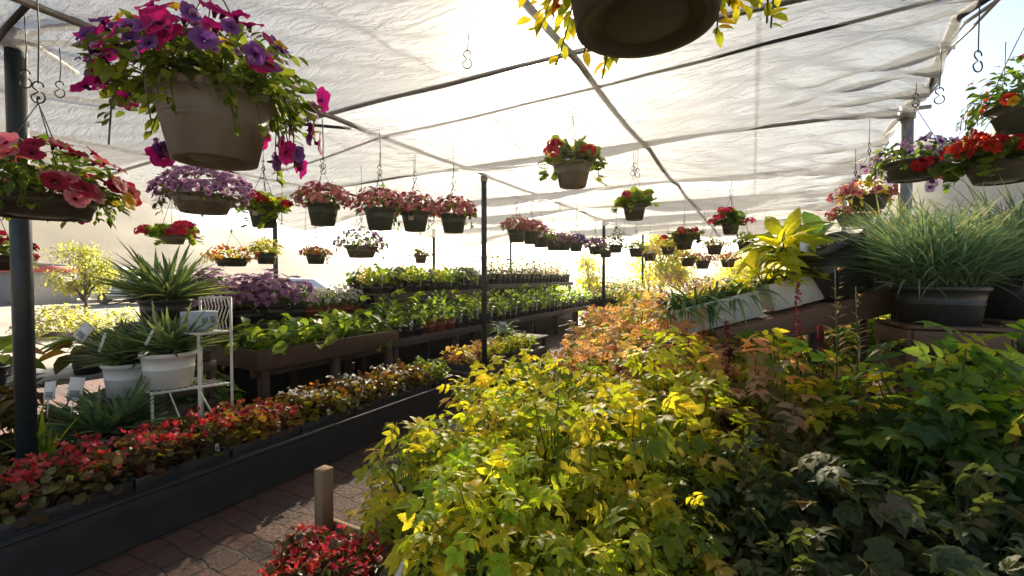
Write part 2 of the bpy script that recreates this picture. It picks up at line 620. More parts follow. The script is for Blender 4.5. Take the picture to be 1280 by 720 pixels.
# ------------------------------------------------------------------ pots
def pot_mesh(name, rt, rb, h, mat, n=28, rim=.12, thick=.006, sq=None, soil=True):
    mb = MB()
    rl = h * rim
    prof = [(0, 0.004), (rb * .55, .004), (rb * .6, .012), (rb * .82, .012), (rb * .86, 0), (rb, 0), (rb + (rt - rb) * .5, h * .52), (rb + (rt - rb) * .5 + .003, h * .53), (rb + (rt - rb) * .52 + .003, h * .56), (rb + (rt - rb) * .53, h * .57), (rb + (rt - rb) * .86, h - rl), (rt * 1.02, h - rl), (rt * 1.05, h - rl * .85), (rt * 1.05, h - .004),
            (rt * 1.03, h), (rt - thick, h), (rt - thick * 1.5, h - .02 if h > .08 else h - .008)]
    prof += [(0, h - .012 if h > .08 else h - .006)] if soil else [(rb * .9, .02), (0, .02)]
    mb.lathe(prof, n, 0, sq=sq)
    for k in range(len(mb.mi) - n, len(mb.mi)):
        if soil:
            mb.mi[k] = 1
    return mb.mesh(name, [mat, 'soil'])


def tag_mesh(w=.022, h=.09, big=False):
    mb = MB()
    mb.box((0, 0, h / 2), (w, .0018, h), None, 0, 0)
    if not big:
        mb.box((0, -.0012, h * .62), (w * .72, .001, h * .3), None, 1, 0)
    return mb


_shared = {}


def shared(key, fn):
    if key not in _shared:
        _shared[key] = fn()
    return _shared[key]

# ================================================================== light, sky, render settings
SUN_EL, SUN_AZ = math.radians(25.9), math.atan2(-.439, .914)      # azimuth from +Y towards +X
SUN = np.array([math.cos(SUN_EL) * math.sin(SUN_AZ), math.cos(SUN_EL) * math.cos(SUN_AZ), math.sin(SUN_EL)])
w = bpy.data.worlds.new('World')
scene.world = w
w.use_nodes = True
nt = w.node_tree
for n in list(nt.nodes):
    nt.nodes.remove(n)
wo = N(nt, 'ShaderNodeOutputWorld')
sky = N(nt, 'ShaderNodeTexSky', sky_type='NISHITA', sun_disc=False, sun_elevation=SUN_EL, sun_rotation=SUN_AZ, air_density=1.0, dust_density=.6, ozone_density=1.0)
bg = N(nt, 'ShaderNodeBackground', Strength=.05)
nt.links.new(sky.outputs[0], bg.inputs['Color'])
# bright hazy ring of sky about the sun
tc = N(nt, 'ShaderNodeTexCoord')
dt = N(nt, 'ShaderNodeVectorMath', operation='DOT_PRODUCT')
nt.links.new(tc.outputs['Generated'], dt.inputs[0])
dt.inputs[1].default_value = SUN
cl = N(nt, 'ShaderNodeMath', operation='MAXIMUM')
nt.links.new(dt.outputs['Value'], cl.inputs[0])
cl.inputs[1].default_value = 0.0


def lobe(power, amount):
    a = N(nt, 'ShaderNodeMath', operation='POWER')
    nt.links.new(cl.outputs[0], a.inputs[0])
    a.inputs[1].default_value = power
    b = N(nt, 'ShaderNodeMath', operation='MULTIPLY')
    nt.links.new(a.outputs[0], b.inputs[0])
    b.inputs[1].default_value = amount
    return b


l1, l2, l3 = lobe(1500, 160.0), lobe(200, 5.0), lobe(10, .0)
s1 = N(nt, 'ShaderNodeMath', operation='ADD')
s2 = N(nt, 'ShaderNodeMath', operation='ADD')
nt.links.new(l1.outputs[0], s1.inputs[0])
nt.links.new(l2.outputs[0], s1.inputs[1])
nt.links.new(s1.outputs[0], s2.inputs[0])
nt.links.new(l3.outputs[0], s2.inputs[1])
bg2 = N(nt, 'ShaderNodeBackground', Color=(1.0, .92, .76, 1))
nt.links.new(s2.outputs[0], bg2.inputs['Strength'])
ad = N(nt, 'ShaderNodeAddShader')
nt.links.new(bg.outputs[0], ad.inputs[0])
nt.links.new(bg2.outputs[0], ad.inputs[1])
nt.links.new(ad.outputs[0], wo.inputs['Surface'])
w.cycles.sampling_method = 'MANUAL'
w.cycles.sample_map_resolution = 1024

sun_d = bpy.data.lights.new('sun', 'SUN')
sun_d.energy = 5.0
sun_d.angle = math.radians(.53)
sun_d.color = (1.0, .88, .68)
sun = bpy.data.objects.new('sun', sun_d)
C.objects.link(sun)
sun.rotation_euler = Vector(-SUN).to_track_quat('-Z', 'Y').to_euler()

scene.view_settings.view_transform = 'Standard'
scene.view_settings.look = 'None'
scene.view_settings.gamma = 1.0
scene.view_settings.exposure = 2.1
scene.render.engine = 'CYCLES'
cy = scene.cycles
cy.use_denoising = True
cy.max_bounces = 7
cy.diffuse_bounces = 4
cy.glossy_bounces = 2
cy.transmission_bounces = 4
cy.transparent_max_bounces = 6
cy.volume_bounces = 0
cy.sample_clamp_indirect = 6.0
cy.use_adaptive_sampling = True
cy.adaptive_threshold = .02
cy.caustics_reflective = False
cy.caustics_refractive = False

# ================================================================== ground, pavement, hills
def ground_material():
    m, nt, out = new_mat('dry gravel lot')
    tc = N(nt, 'ShaderNodeTexCoord')
    a = N(nt, 'ShaderNodeTexNoise', Scale=.25, Detail=8)
    b = N(nt, 'ShaderNodeTexNoise', Scale=14.0, Detail=6)
    nt.links.new(tc.outputs['Object'], a.inputs['Vector'])
    nt.links.new(tc.outputs['Object'], b.inputs['Vector'])
    r = ramp(nt, [(.35, (.20, .17, .13)), (.65, (.36, .32, .26))])
    nt.links.new(a.outputs['Fac'], r.inputs['Fac'])
    hs = N(nt, 'ShaderNodeHueSaturation')
    nt.links.new(r.outputs[0], hs.inputs['Color'])
    mr = N(nt, 'ShaderNodeMapRange')
    mr.inputs['To Min'].default_value = .7
    mr.inputs['To Max'].default_value = 1.2
    nt.links.new(b.outputs['Fac'], mr.inputs['Value'])
    nt.links.new(mr.outputs[0], hs.inputs['Value'])
    p = N(nt, 'ShaderNodeBsdfPrincipled', Roughness=.9)
    nt.links.new(hs.outputs[0], p.inputs['Base Color'])
    nt.links.new(p.outputs[0], out.inputs[0])
    return m


M['gravel'] = ground_material()


def paver_material():
    m, nt, out = new_mat('tumbled red brown pavers')
    tc = N(nt, 'ShaderNodeTexCoord')
    no = N(nt, 'ShaderNodeTexNoise', Scale=4.5, Detail=3)
    nt.links.new(tc.outputs['Object'], no.inputs['Vector'])
    mx = N(nt, 'ShaderNodeMix', data_type='RGBA', blend_type='LINEAR_LIGHT')
    mx.inputs['Factor'].default_value = .055
    nt.links.new(tc.outputs['Object'], mx.inputs['A'])
    nt.links.new(no.outputs['Color'], mx.inputs['B'])
    br = N(nt, 'ShaderNodeTexBrick')
    br.inputs['Scale'].default_value = 1.0
    br.inputs['Brick Width'].default_value = .21
    br.inputs['Row Height'].default_value = .15
    br.inputs['Mortar Size'].default_value = .007
    br.inputs['Mortar Smooth'].default_value = .5
    br.inputs['Color1'].default_value = (.125, .056, .040, 1)
    br.inputs['Color2'].default_value = (.075, .045, .036, 1)
    br.inputs['Mortar'].default_value = (.028, .022, .02, 1)
    nt.links.new(mx.outputs['Result'], br.inputs['Vector'])
    n2 = N(nt, 'ShaderNodeTexNoise', Scale=32.0, Detail=8)
    nt.links.new(tc.outputs['Object'], n2.inputs['Vector'])
    hs = N(nt, 'ShaderNodeHueSaturation')
    mr = N(nt, 'ShaderNodeMapRange')
    mr.inputs['To Min'].default_value = .55
    mr.inputs['To Max'].default_value = 1.5
    nt.links.new(n2.outputs['Fac'], mr.inputs['Value'])
    nt.links.new(mr.outputs[0], hs.inputs['Value'])
    nt.links.new(br.outputs['Color'], hs.inputs['Color'])
    p = N(nt, 'ShaderNodeBsdfPrincipled', Roughness=.75)
    nt.links.new(hs.outputs[0], p.inputs['Base Color'])
    su = N(nt, 'ShaderNodeMath', operation='MULTIPLY_ADD')
    nt.links.new(br.outputs['Fac'], su.inputs[0])
    su.inputs[1].default_value = -1.2
    nt.links.new(n2.outputs['Fac'], su.inputs[2])
    bp = N(nt, 'ShaderNodeBump', Strength=.9, Distance=.012)
    nt.links.new(su.outputs[0], bp.inputs['Height'])
    nt.links.new(bp.outputs[0], p.inputs['Normal'])
    nt.links.new(p.outputs[0], out.inputs[0])
    return m


M['paver'] = paver_material()


def hill_material():
    m, nt, out = new_mat('dry grass hillside')
    tc = N(nt, 'ShaderNodeTexCoord')
    a = N(nt, 'ShaderNodeTexNoise', Scale=.045, Detail=8, Roughness=.6)
    b = N(nt, 'ShaderNodeTexNoise', Scale=.22, Detail=6, Roughness=.7)
    nt.links.new(tc.outputs['Object'], a.inputs['Vector'])
    nt.links.new(tc.outputs['Object'], b.inputs['Vector'])
    r = ramp(nt, [(.35, (.105, .088, .06)), (.65, (.20, .17, .12))])
    nt.links.new(a.outputs['Fac'], r.inputs['Fac'])
    r2 = ramp(nt, [(.60, (1, 1, 1)), (.70, (.55, .60, .5))])
    nt.links.new(b.outputs['Fac'], r2.inputs['Fac'])
    mx = N(nt, 'ShaderNodeMix', data_type='RGBA', blend_type='MULTIPLY')
    mx.inputs['Factor'].default_value = .8
    nt.links.new(r.outputs[0], mx.inputs['A'])
    nt.links.new(r2.outputs[0], mx.inputs['B'])
    p = N(nt, 'ShaderNodeBsdfPrincipled', Roughness=.95)
    nt.links.new(mx.outputs['Result'], p.inputs['Base Color'])
    nt.links.new(p.outputs[0], out.inputs[0])
    return m


M['hill'] = hill_material()


def disc(r, n, z):
    rad = [0, 8, 20, 50, 120, r]
    V = [(0, 0, z)]
    for q in rad[1:]:
        V += [(q * math.cos(2 * PI * k / n), q * math.sin(2 * PI * k / n), z) for k in range(n)]
    Fc = [[0, 1 + k, 1 + (k + 1) % n] for k in range(n)]
    for j in range(len(rad) - 2):
        a, b = 1 + j * n, 1 + (j + 1) * n
        Fc += [[a + k, b + k, b + (k + 1) % n, a + (k + 1) % n] for k in range(n)]
    return V, Fc


mb = MB()
mb.add(*disc(232, 64, -.004))
structure('ground', mb, 'gravel')
mb = MB()
mb.add([(-9, -4, 0), (4, -4, 0), (4, 17, 0), (-9, 17, 0)], [[0, 1, 2, 3]])
structure('pavement', mb, 'paver')

# hills all round the lot, higher to the west and to the east
az_k = np.radians([-180, -110, -77, -62, -49, -40, -25, -8, -2, 6, 13, 21, 60, 180])
el_k = np.radians([6, 14, 13, 6, 3.4, 1.6, 1.4, 2.0, 3.6, 8, 12.5, 13.5, 12, 6])
mb = MB()
na, nr = 240, 26
V = []
for i in range(nr):
    q = i / (nr - 1)
    r = 62 + 165 * q
    for k in range(na):
        az = -PI + 2 * PI * k / na
        el = np.interp(az, az_k, el_k)
        top = math.tan(el) * 150
        s = min(1, max(0, (r - 62) / 95))
        s = s * s * (3 - 2 * s)
        h = top * s * (1 + .10 * math.sin(az * 17 + 2 * q) * math.sin(9 * q + az * 5)) + .9 * s * math.sin(az * 41 + 11 * q) + .5 * math.sin(az * 77 - 23 * q) * s
        V.append((r * math.sin(az), r * math.cos(az), h - .4 * (1 - s) * 2))
Fc = [[i * na + k, i * na + (k + 1) % na, (i + 1) * na + (k + 1) % na, (i + 1) * na + k] for i in range(nr - 1) for k in range(na)]
mb.add(V, Fc)
structure('hills', mb, 'hill')

if HAZE:
    mb = MB()
    mb.box((0, 0, 22), (470, 470, 47), None, 0, 0)
    m, nt, out = new_mat('pale hazy air')
    pv = N(nt, 'ShaderNodeVolumePrincipled')
    pv.inputs['Color'].default_value = (.98, .97, .95, 1)
    pv.inputs['Density'].default_value = HAZE
    pv.inputs['Anisotropy'].default_value = .78
    nt.links.new(pv.outputs[0], out.inputs['Volume'])
    M['haze'] = m
    o = mb.build('haze', 'haze', None, False)
    o['kind'] = 'stuff'

# ================================================================== shade tarp and its frame
ROOF = 3.02
BOWS = [-1.6, .45, 2.78, 4.98, 7.2, 9.15, 11.2, 13.3, 15.2]
XL, XR = -8.3, 1.2


def tarp_material():
    m, nt, out = new_mat('woven white tarpaulin')
    tc = N(nt, 'ShaderNodeTexCoord')
    mp = N(nt, 'ShaderNodeMapping')
    mp.inputs['Rotation'].default_value = (0, 0, .5)
    mp.inputs['Scale'].default_value = (1.1, 3.4, 1)
    nt.links.new(tc.outputs['Object'], mp.inputs['Vector'])
    no = N(nt, 'ShaderNodeTexNoise', Scale=5.0, Detail=9, Roughness=.62, Distortion=.6)
    nt.links.new(mp.outputs[0], no.inputs['Vector'])
    big = N(nt, 'ShaderNodeTexNoise', Scale=.9, Detail=4)
    nt.links.new(tc.outputs['Object'], big.inputs['Vector'])
    r = ramp(nt, [(.3, (.60, .61, .62)), (.7, (.78, .78, .77))])
    nt.links.new(big.outputs['Fac'], r.inputs['Fac'])
    bp = N(nt, 'ShaderNodeBump', Strength=.8, Distance=.05)
    nt.links.new(no.outputs['Fac'], bp.inputs['Height'])
    p = N(nt, 'ShaderNodeBsdfPrincipled', Roughness=.38)
    p.inputs['Specular IOR Level'].default_value = .35
    nt.links.new(r.outputs[0], p.inputs['Base Color'])
    nt.links.new(bp.outputs[0], p.inputs['Normal'])
    tr = N(nt, 'ShaderNodeBsdfTranslucent', Color=(.73, .75, .77, 1))
    nt.links.new(bp.outputs[0], tr.inputs['Normal'])
    m1 = N(nt, 'ShaderNodeMixShader', Fac=TARP_TRANSLUCENT)
    nt.links.new(p.outputs[0], m1.inputs[1])
    nt.links.new(tr.outputs[0], m1.inputs[2])
    tp = N(nt, 'ShaderNodeBsdfTransparent', Color=(1.0, .965, .91, 1))
    # an open weave lets light straight through, less so the more slantwise the light meets it
    lw = N(nt, 'ShaderNodeLayerWeight', Blend=.5)
    nt.links.new(bp.outputs[0], lw.inputs['Normal'])
    rt = N(nt, 'ShaderNodeMapRange', interpolation_type='SMOOTHSTEP')
    rt.inputs['From Min'].default_value = .42
    rt.inputs['From Max'].default_value = .93
    rt.inputs['To Min'].default_value = TARP_CLEAR
    rt.inputs['To Max'].default_value = .03
    nt.links.new(lw.outputs['Facing'], rt.inputs['Value'])
    sx = N(nt, 'ShaderNodeSeparateXYZ')
    nt.links.new(tc.outputs['Object'], sx.inputs[0])
    dv = N(nt, 'ShaderNodeMath', operation='MULTIPLY')
    nt.links.new(sx.outputs['X'], dv.inputs[0])
    dv.inputs[1].default_value = 1 / 1.83
    fr_ = N(nt, 'ShaderNodeMath', operation='FRACT')
    nt.links.new(dv.outputs[0], fr_.inputs[0])
    lt = N(nt, 'ShaderNodeMath', operation='LESS_THAN')
    nt.links.new(fr_.outputs[0], lt.inputs[0])
    lt.inputs[1].default_value = .016
    st_ = N(nt, 'ShaderNodeMapRange')
    st_.inputs['From Min'].default_value = .35
    st_.inputs['From Max'].default_value = .65
    st_.inputs['To Min'].default_value = .72
    st_.inputs['To Max'].default_value = 1.12
    dirt = N(nt, 'ShaderNodeTexNoise', Scale=1.7, Detail=9, Roughness=.7)
    nt.links.new(tc.outputs['Object'], dirt.inputs['Vector'])
    nt.links.new(dirt.outputs['Fac'], st_.inputs['Value'])
    sm = N(nt, 'ShaderNodeMath', operation='MULTIPLY_ADD')
    nt.links.new(lt.outputs[0], sm.inputs[0])
    sm.inputs[1].default_value = -.55
    nt.links.new(st_.outputs[0], sm.inputs[2])
    cm = N(nt, 'ShaderNodeMath', operation='MULTIPLY', use_clamp=True)
    nt.links.new(rt.outputs[0], cm.inputs[0])
    nt.links.new(sm.outputs[0], cm.inputs[1])
    m2 = N(nt, 'ShaderNodeMixShader')
    nt.links.new(cm.outputs[0], m2.inputs[0])
    nt.links.new(m1.outputs[0], m2.inputs[1])
    nt.links.new(tp.outputs[0], m2.inputs[2])
    nt.links.new(m2.outputs[0], out.inputs[0])
    return m


M['tarp'] = tarp_material()


def right_edge(y):
    return np.interp(y, [-2, 3, 4.7, 6.4, 10, 15.4], [.98, 1.0, 1.10, 1.20, 1.42, 1.5]) + .03 * np.sin(y * 3.1) + .02 * np.sin(y * 9)


nx, ny = 150, 330
ys = np.linspace(-1.6, 15.2, ny)
us = np.linspace(0, 1, nx)
V = []
bw = np.array(BOWS)
sagk = np.array([.14, .20, .26, .26, .27, .24, .28, .25])
for y in ys:
    xr = right_edge(y)
    j = min(max(int(np.searchsorted(bw, y) - 1), 0), len(bw) - 2)
    t = (y - bw[j]) / (bw[j + 1] - bw[j])
    for u in us:
        x = XL + (xr - XL) * u
        edge = max(0., 1 - (xr - x) / 1.6)
        edge_l = max(0., 1 - (x - XL) / 1.2)
        z = ROOF + .045 - sagk[j] * max(0., 4 * t * (1 - t)) ** .7 * (1 + .35 * math.sin(x * 1.3 + j * 2.1)) * (1 - .5 * edge)
        z += .018 * math.sin(x * 5.1 + y * 3.7 + 2 * math.sin(y * 1.9)) * 4 * t * (1 - t)
        z += .010 * math.sin(x * 11 - y * 17 + 1.5 * math.sin(x * 2.7)) * 4 * t * (1 - t)
        z += edge ** 1.3 * .05 * math.sin(y * 13 + x * 5.5 + 2.0 * math.sin(y * 3.3)) * (1 if t > .04 else .3)
        z += edge ** 2 * .028 * math.sin(y * 31 - x * 6)
        z -= .14 * edge_l ** 2 + .05 * edge ** 3
        V.append((x, y, z))
Fc = [[i * nx + k, i * nx + k + 1, (i + 1) * nx + k + 1, (i + 1) * nx + k] for i in range(ny - 1) for k in range(nx - 1)]
mb = MB()
mb.add(V, Fc)
o = mb.build('shade_tarp', 'tarp')
tag(o, 'white translucent woven tarp stretched over the pipe frame as a roof', 'tarp')


def wander(a, b, n=14, sag=.03, amp=.008):
    a, b = np.asarray(a, float), np.asarray(b, float)
    t = np.linspace(0, 1, n)[:, None]
    p = a + (b - a) * t
    p[:, 2] -= sag * (4 * t[:, 0] * (1 - t[:, 0]))
    p += rng.normal(size=p.shape) * amp
    return p


bow_where = ['behind the photographer', 'over the big petunia basket', 'passing above the dark hanging pot', 'meeting the second roof post', 'fourth counted from the near end',
             'fifth counted from the near end', 'sixth counted from the near end', 'seventh counted from the near end', 'at the far end of the tarp']
for k, y in enumerate(BOWS):
    if k == 0:
        continue
    mb = MB()
    xe = right_edge(y) + (.16 if k == 3 else .02)
    mb.tube(wander((XL + .05, y, ROOF - .08), (xe, y, ROOF), 16, -.06, .004), .018, 8)
    o = mb.build('cross_pipe', 'galv')
    tag(o, 'grey cross pipe under the tarp, ' + bow_where[k], 'pipe', 'cross pipes holding up the tarp')
for x, dz, lab in [(-5.65, -.10, 'thin dark purlin between the left posts and the petunia basket'), (-3.2, -.045, 'long purlin running along the heads of the middle posts'),
                   (-1.0, -.045, 'long purlin running past the glowing geranium basket')]:
    mb = MB()
    pts = []
    for a, b in zip(BOWS[:-1], BOWS[1:]):
        pts += list(wander((x, a, ROOF + dz), (x, b, ROOF + dz), 6, .05 if x != -3.2 else .02, .004)[:-1])
    mb.tube(pts, .017 if x == -5.65 else .022, 8)
    o = mb.build('purlin', 'rope' if x == -5.65 else 'galv')
    tag(o, lab, 'pipe', 'purlins along the roof')
# the cord strung across just beyond the third pipe
mb = MB()
mb.tube(wander((-5.6, 3.75, ROOF - .06), (-3.2, 3.3, ROOF - .05), 8, .02, .003).tolist()[:-1] + wander((-3.2, 3.3, ROOF - .05), (1.0, 3.02, ROOF - .02), 14, .03, .003).tolist(), .011, 6)
tag(mb.build('roof_cord', 'rope'), 'black cord strung across the tarp beyond the dark hanging pot', 'cord')
mb = MB()
mb.tube(wander((-8.0, 1.1, ROOF - .1), (-3.2, .86, ROOF - .06), 12, .05, .004), .016, 6)
tag(mb.build('roof_cord', 'rope'), 'dark cord strung from the near post out over the dry hillside', 'cord')
mb = MB()
mb.tube(wander((-5.0, .6, ROOF - .1), (-3.3, 3.0, ROOF - .05), 10, .03, .004), .014, 6)
tag(mb.build('roof_cord', 'rope'), 'dark cord slanting behind the big petunia basket', 'cord')
# bundled edge of the tarp on the open side
mb = MB()
for q in range(3):
    yy = np.linspace(-1.5, 15.2, 60)
    pts = np.stack([right_edge(yy) + .02 * np.sin(yy * (5 + q) + q * 2) + .012 * q, yy, ROOF - .03 - .02 * q + .025 * np.sin(yy * (4 + 1.3 * q) + q)], 1)
    mb.tube(pts, [.024, .010, .008][q], 7, [0, 1, 1][q])
tag(mb.build('edge_rope', ['rope', 'galv']), 'rolled dark tarp edge lashed with rope along the open side', 'rope')
for k, y in enumerate(np.arange(1.4, 9, .33)):
    pass


def post(x, y, label, r=.038, top=ROOF - .04, mat='steel', collar=True):
    t = thing('support_post', label, 'post', (x, y, 0), group='posts holding up the roof')
    mb = MB()
    mb.tube([(0, 0, 0), (0, 0, top * .5), (0, 0, top)], r, 14)
    mb.build('pole', mat, t)
    mb = MB()
    mb.box((0, 0, .006), (.16, .16, .012), None, 0, .003)
    mb.build('base_plate', 'galv', t)
    if collar:
        mb = MB()
        mb.lathe([(r + .001, 0), (r + .012, .004), (r + .012, .07), (r + .001, .075)], 14, c=(0, 0, top - .11))
        mb.build('clamp', 'galv', t)
    return t


post(-3.82, .97, 'dark green steel post rising past the basket of coral petunias', .048, ROOF + .02)
post(-3.2, 5.17, 'tall slim post standing among the pink flower baskets, second in the middle line')
post(-3.2, 10.7, 'slim post beyond the far row of purple baskets, third in the middle line')
post(-3.2, 15.1, 'slim post at the far end, fourth in the middle line')
post(-8.15, 5.5, 'thin post standing beside the white parked car', .045)
post(-8.15, 10.4, 'thin distant post in the bright gap behind the pink baskets', .045)
post(-8.15, 15.1, 'thin distant post at the far corner of the tarp', .045)
post(1.09, 4.75, 'grey post at the open side, above the purple petunias', .045, mat='galv')
post(1.44, 10.0, 'grey post at the open side, far beyond the lime hosta', .04, mat='galv')
post(1.5, 15.1, 'grey post at the far corner of the open side', .04, mat='galv')
# hoses and pipes clamped on top of the near post
mb = MB()
top = np.array([-3.82, .97, ROOF + .0])
for a in (.4, 1.3, 2.4):
    mb.tube([top + np.array([.02, 0, -.06]), top + .2 * np.array([math.cos(a), math.sin(a), .1]), top + .62 * np.array([math.cos(a), math.sin(a), .05])], .017, 7)
tag(mb.build('hose', 'galv'), 'tangle of pale hose looped over the head of the near post', 'hose')

# ================================================================== plant makers (each returns a thing with parts)
def begonia(leafmat, flower, nfl, seed):
    def make():
        t = thing('begonia_plant', 'begonia', 'plant')
        mb = MB()
        ends = dome(mb, ROUND, 62, .088, .135, .044, .03, 0, -.15, .45, .7, (0, 1), wild=.6)
        stems(mb, ends[:8], (0, 0, 0), .004, 1, 4)
        mb.build('foliage', [leafmat, 'redstem'], t)
        if nfl:
            mb = MB()
            for k in range(nfl):
                u = sph(1, .35, 1)[0] * np.array([.085, .085, .155]) + np.array([0, 0, .03])
                n = rng.integers(2, 5)
                p = u + rng.normal(size=(n, 3)) * .014
                R = facing(rng.normal(size=(n, 3)) * .6 + np.array([0, 0, .7]))
                mb.scatter(FLORET4, p, R, rng.uniform(.012, .021, n), rng.uniform(.2, 1, n))
            mb.build('blossom', flower, t)
        return t
    return make


def compound_plant(name, label, leafmat, n=90, rx=.24, h=.30, size=.10, tpl=None, stem='stem', lo=-.2, pot='blackpot', pr=.10, ph=.17, shell=.35, accent=None):
    """potted perennial with compound leaves carried on thin stalks"""
    tpl = tpl or TRI

    def make():
        t = thing(name, label, 'plant')
        link('pot', shared(('pot', pot, pr, ph), lambda: pot_mesh('pot', pr, pr * .8, ph, pot)), t)
        mb = MB()
        ends = dome(mb, tpl, n, rx, h, size, ph + .06, 0, lo, shell, .35, (0, 1), wild=.35)
        stems(mb, ends[::2], (0, 0, ph - .01), .0035, 1, 5, .25)
        if accent:
            dome(mb, tpl, int(n * .3), rx * .9, h * 1.08, size * .8, ph + .08, 2, .3, .85, .5, (.2, 1), wild=.3)
        mb.build('foliage', [leafmat, stem] + ([accent] if accent else []), t)
        return t
    return make


def spiky_plant(label, potmat, pr, ph, n=62, L=.42, hue='spiky', name='yucca_plant'):
    t = thing(name, label, 'plant')
    link('pot', pot_mesh('pot', pr, pr * .84, ph, potmat, 32), t)
    mb = MB()
    for q, (cx, cy_) in enumerate([(0, 0), (pr * .4, pr * .2), (-pr * .35, -pr * .15)]):
        k = n // 3
        u = sph(k, .16, .97)
        R = frames(u + rng.normal(size=(k, 3)) * .06)
        mb.scatter(BLADE_STIFF, np.tile([cx, cy_, ph - .01], (k, 1)) + u * .02, R, L * rng.uniform(.6, 1.1, k), rng.uniform(0, 1, k))
    mb.build('foliage', hue, t)
    return t


def grassy_tuft(mb, n, L, base, spread, tpl=BLADE_ARCH, lo=.45, mat=0, tint=(0, 1)):
    u = sph(n, lo, 1)
    R = frames(u + rng.normal(size=(n, 3)) * .12)
    p = np.tile(base, (n, 1)) + np.stack([rng.uniform(-spread, spread, n), rng.uniform(-spread, spread, n), np.zeros(n)], 1)
    mb.scatter(tpl, p, R, L * rng.uniform(.55, 1.15, n), rng.uniform(tint[0], tint[1], n), mat)


def broad_leaves(mb, n, L, base, tpl=BROAD, lo=.15, mat=0, tint=(0, 1), hold=.5):
    """large leaves arching out from a crown on their own stalks"""
    u = sph(n, lo, .98)
    for k in range(n):
        e = base + u[k] * L * hold * rng.uniform(.6, 1.1)
        mb.tube([base, (base + e) / 2 + np.array([0, 0, .05 * L]), e], [.004, .0035, .003], 5, 1, caps=False)
        d = u[k] * np.array([1, 1, .55]) + np.array([0, 0, -.12]) + rng.normal(size=3) * .12
        R = frames(d[None], roll=rng.normal(size=1) * .3)
        mb.scatter(tpl, e[None], R, np.array([L * rng.uniform(.5, .85)]), np.array([rng.uniform(*tint)]), mat)


def small_pot_plant(name, label, leafmat, tpl=OVAL, potmat='blackpot', n=36, rx=.075, h=.17, size=.055, pr=.05, ph=.11, flower=None, nfl=0, fs=.013, tags=True, lo=-.1, grass=False):
    def make():
        t = thing(name, label, 'plant')
        link('pot', shared(('sq', potmat, pr, ph), lambda: pot_mesh('pot', pr, pr * .78, ph, potmat, 16, sq=5)), t)
        mb = MB()
        if grass:
            grassy_tuft(mb, n, h * 1.2, (0, 0, ph - .01), pr * .5, BLADE_STRAP, .3)
        else:
            ends = dome(mb, tpl, n, rx, h, size, ph + .01, 0, lo, .3, .5, (0, 1), wild=.4)
            stems(mb, ends[:5], (0, 0, ph - .01), .003, 1, 4)
        mb.build('foliage', [leafmat, 'stem'], t)
        if nfl:
            mb = MB()
            u = sph(nfl, .15, 1) * np.array([rx * 1.05, rx * 1.05, h * 1.1]) + np.array([0, 0, ph + .01])
            mb.scatter(FLORET, u, facing(u - np.array([0, 0, ph]) + rng.normal(size=u.shape) * .05), rng.uniform(fs * .7, fs * 1.25, nfl), rng.uniform(.2, 1, nfl))
            mb.build('blossom', flower, t)
        if tags:
            g = link('plant_tag', shared(('tag', .022, .085), lambda: tag_mesh().mesh('plant_tag', ['tag', 'tagprint'], False)), t)
            a = rng.uniform(-.4, .4)
            g.location = (pr * 1.0, -pr * .4 + rng.uniform(0, pr * .8), ph - .045)
            g.scale = (1.3, 1.3, 1.3)
            g.rotation_euler = (rng.uniform(-.2, .2), rng.uniform(-.1, .35), PI / 2 + a)
        return t
    return make


# ------------------------------------------------------------------ hanging baskets
def hook_wire(p, label, L=None, s=1.0):
    """wire dropping from the roof frame and ending in an S hook; p is where the hook's eye hangs"""
    mb = MB()
    top = ROOF - .02 - p[2] if L is None else L
    mb.tube([(0, 0, .085), (.006, .004, top * .5), (0, 0, top)], .0026 * s, 5)
    a = np.linspace(-.2, 1.35 * PI, 11)
    mb.tube(np.stack([.019 * np.cos(a), 0 * a, .075 + .019 * np.sin(a)], 1) * [s, s, 1], .003 * s, 6)
    a = np.linspace(.9 * PI, 2.35 * PI, 11)
    mb.tube(np.stack([.024 * np.cos(a) + .0, 0 * a, .026 + .026 * np.sin(a)], 1) * [s, s, 1], .0032 * s, 6)
    mb.tube([(-.018 * s, 0, .068), (0, 0, .05), (-.02 * s, 0, .034)], .003 * s, 6)
    o = mb.build('wire_hook', 'wire')
    o.location = p
    o.rotation_euler = (0, 0, rng.uniform(-.7, .7) + YAW)
    return tag(o, label, 'hook', 'wire hooks hanging from the roof')


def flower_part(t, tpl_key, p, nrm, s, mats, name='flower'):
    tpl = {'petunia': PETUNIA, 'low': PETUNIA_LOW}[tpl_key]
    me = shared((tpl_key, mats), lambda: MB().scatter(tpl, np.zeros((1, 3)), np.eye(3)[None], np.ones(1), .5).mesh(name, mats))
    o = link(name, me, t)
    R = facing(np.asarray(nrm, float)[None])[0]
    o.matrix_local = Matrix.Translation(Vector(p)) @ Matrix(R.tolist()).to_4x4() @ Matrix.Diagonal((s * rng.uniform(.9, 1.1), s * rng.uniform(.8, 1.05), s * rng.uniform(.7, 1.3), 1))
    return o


def hangers(t, pr, ph, H, n=3, a0=None, mat='wire'):
    mb = MB()
    a0 = rng.uniform(0, 2) if a0 is None else a0
    for k in range(n):
        a = a0 + 2 * PI * k / n
        e = np.array([pr * 1.02 * math.cos(a), pr * 1.02 * math.sin(a), ph - .01])
        mb.tube([e, e * [.55, .55, 1] + [0, 0, (H - ph) * .5], (0, 0, H)], .0024, 5)
    a = np.linspace(0, 1.6 * PI, 9)
    mb.tube(np.stack([.014 * np.cos(a), 0 * a, H + .014 + .014 * np.sin(a)], 1), .0035, 5)
    mb.build('hanger_wire', mat, t)


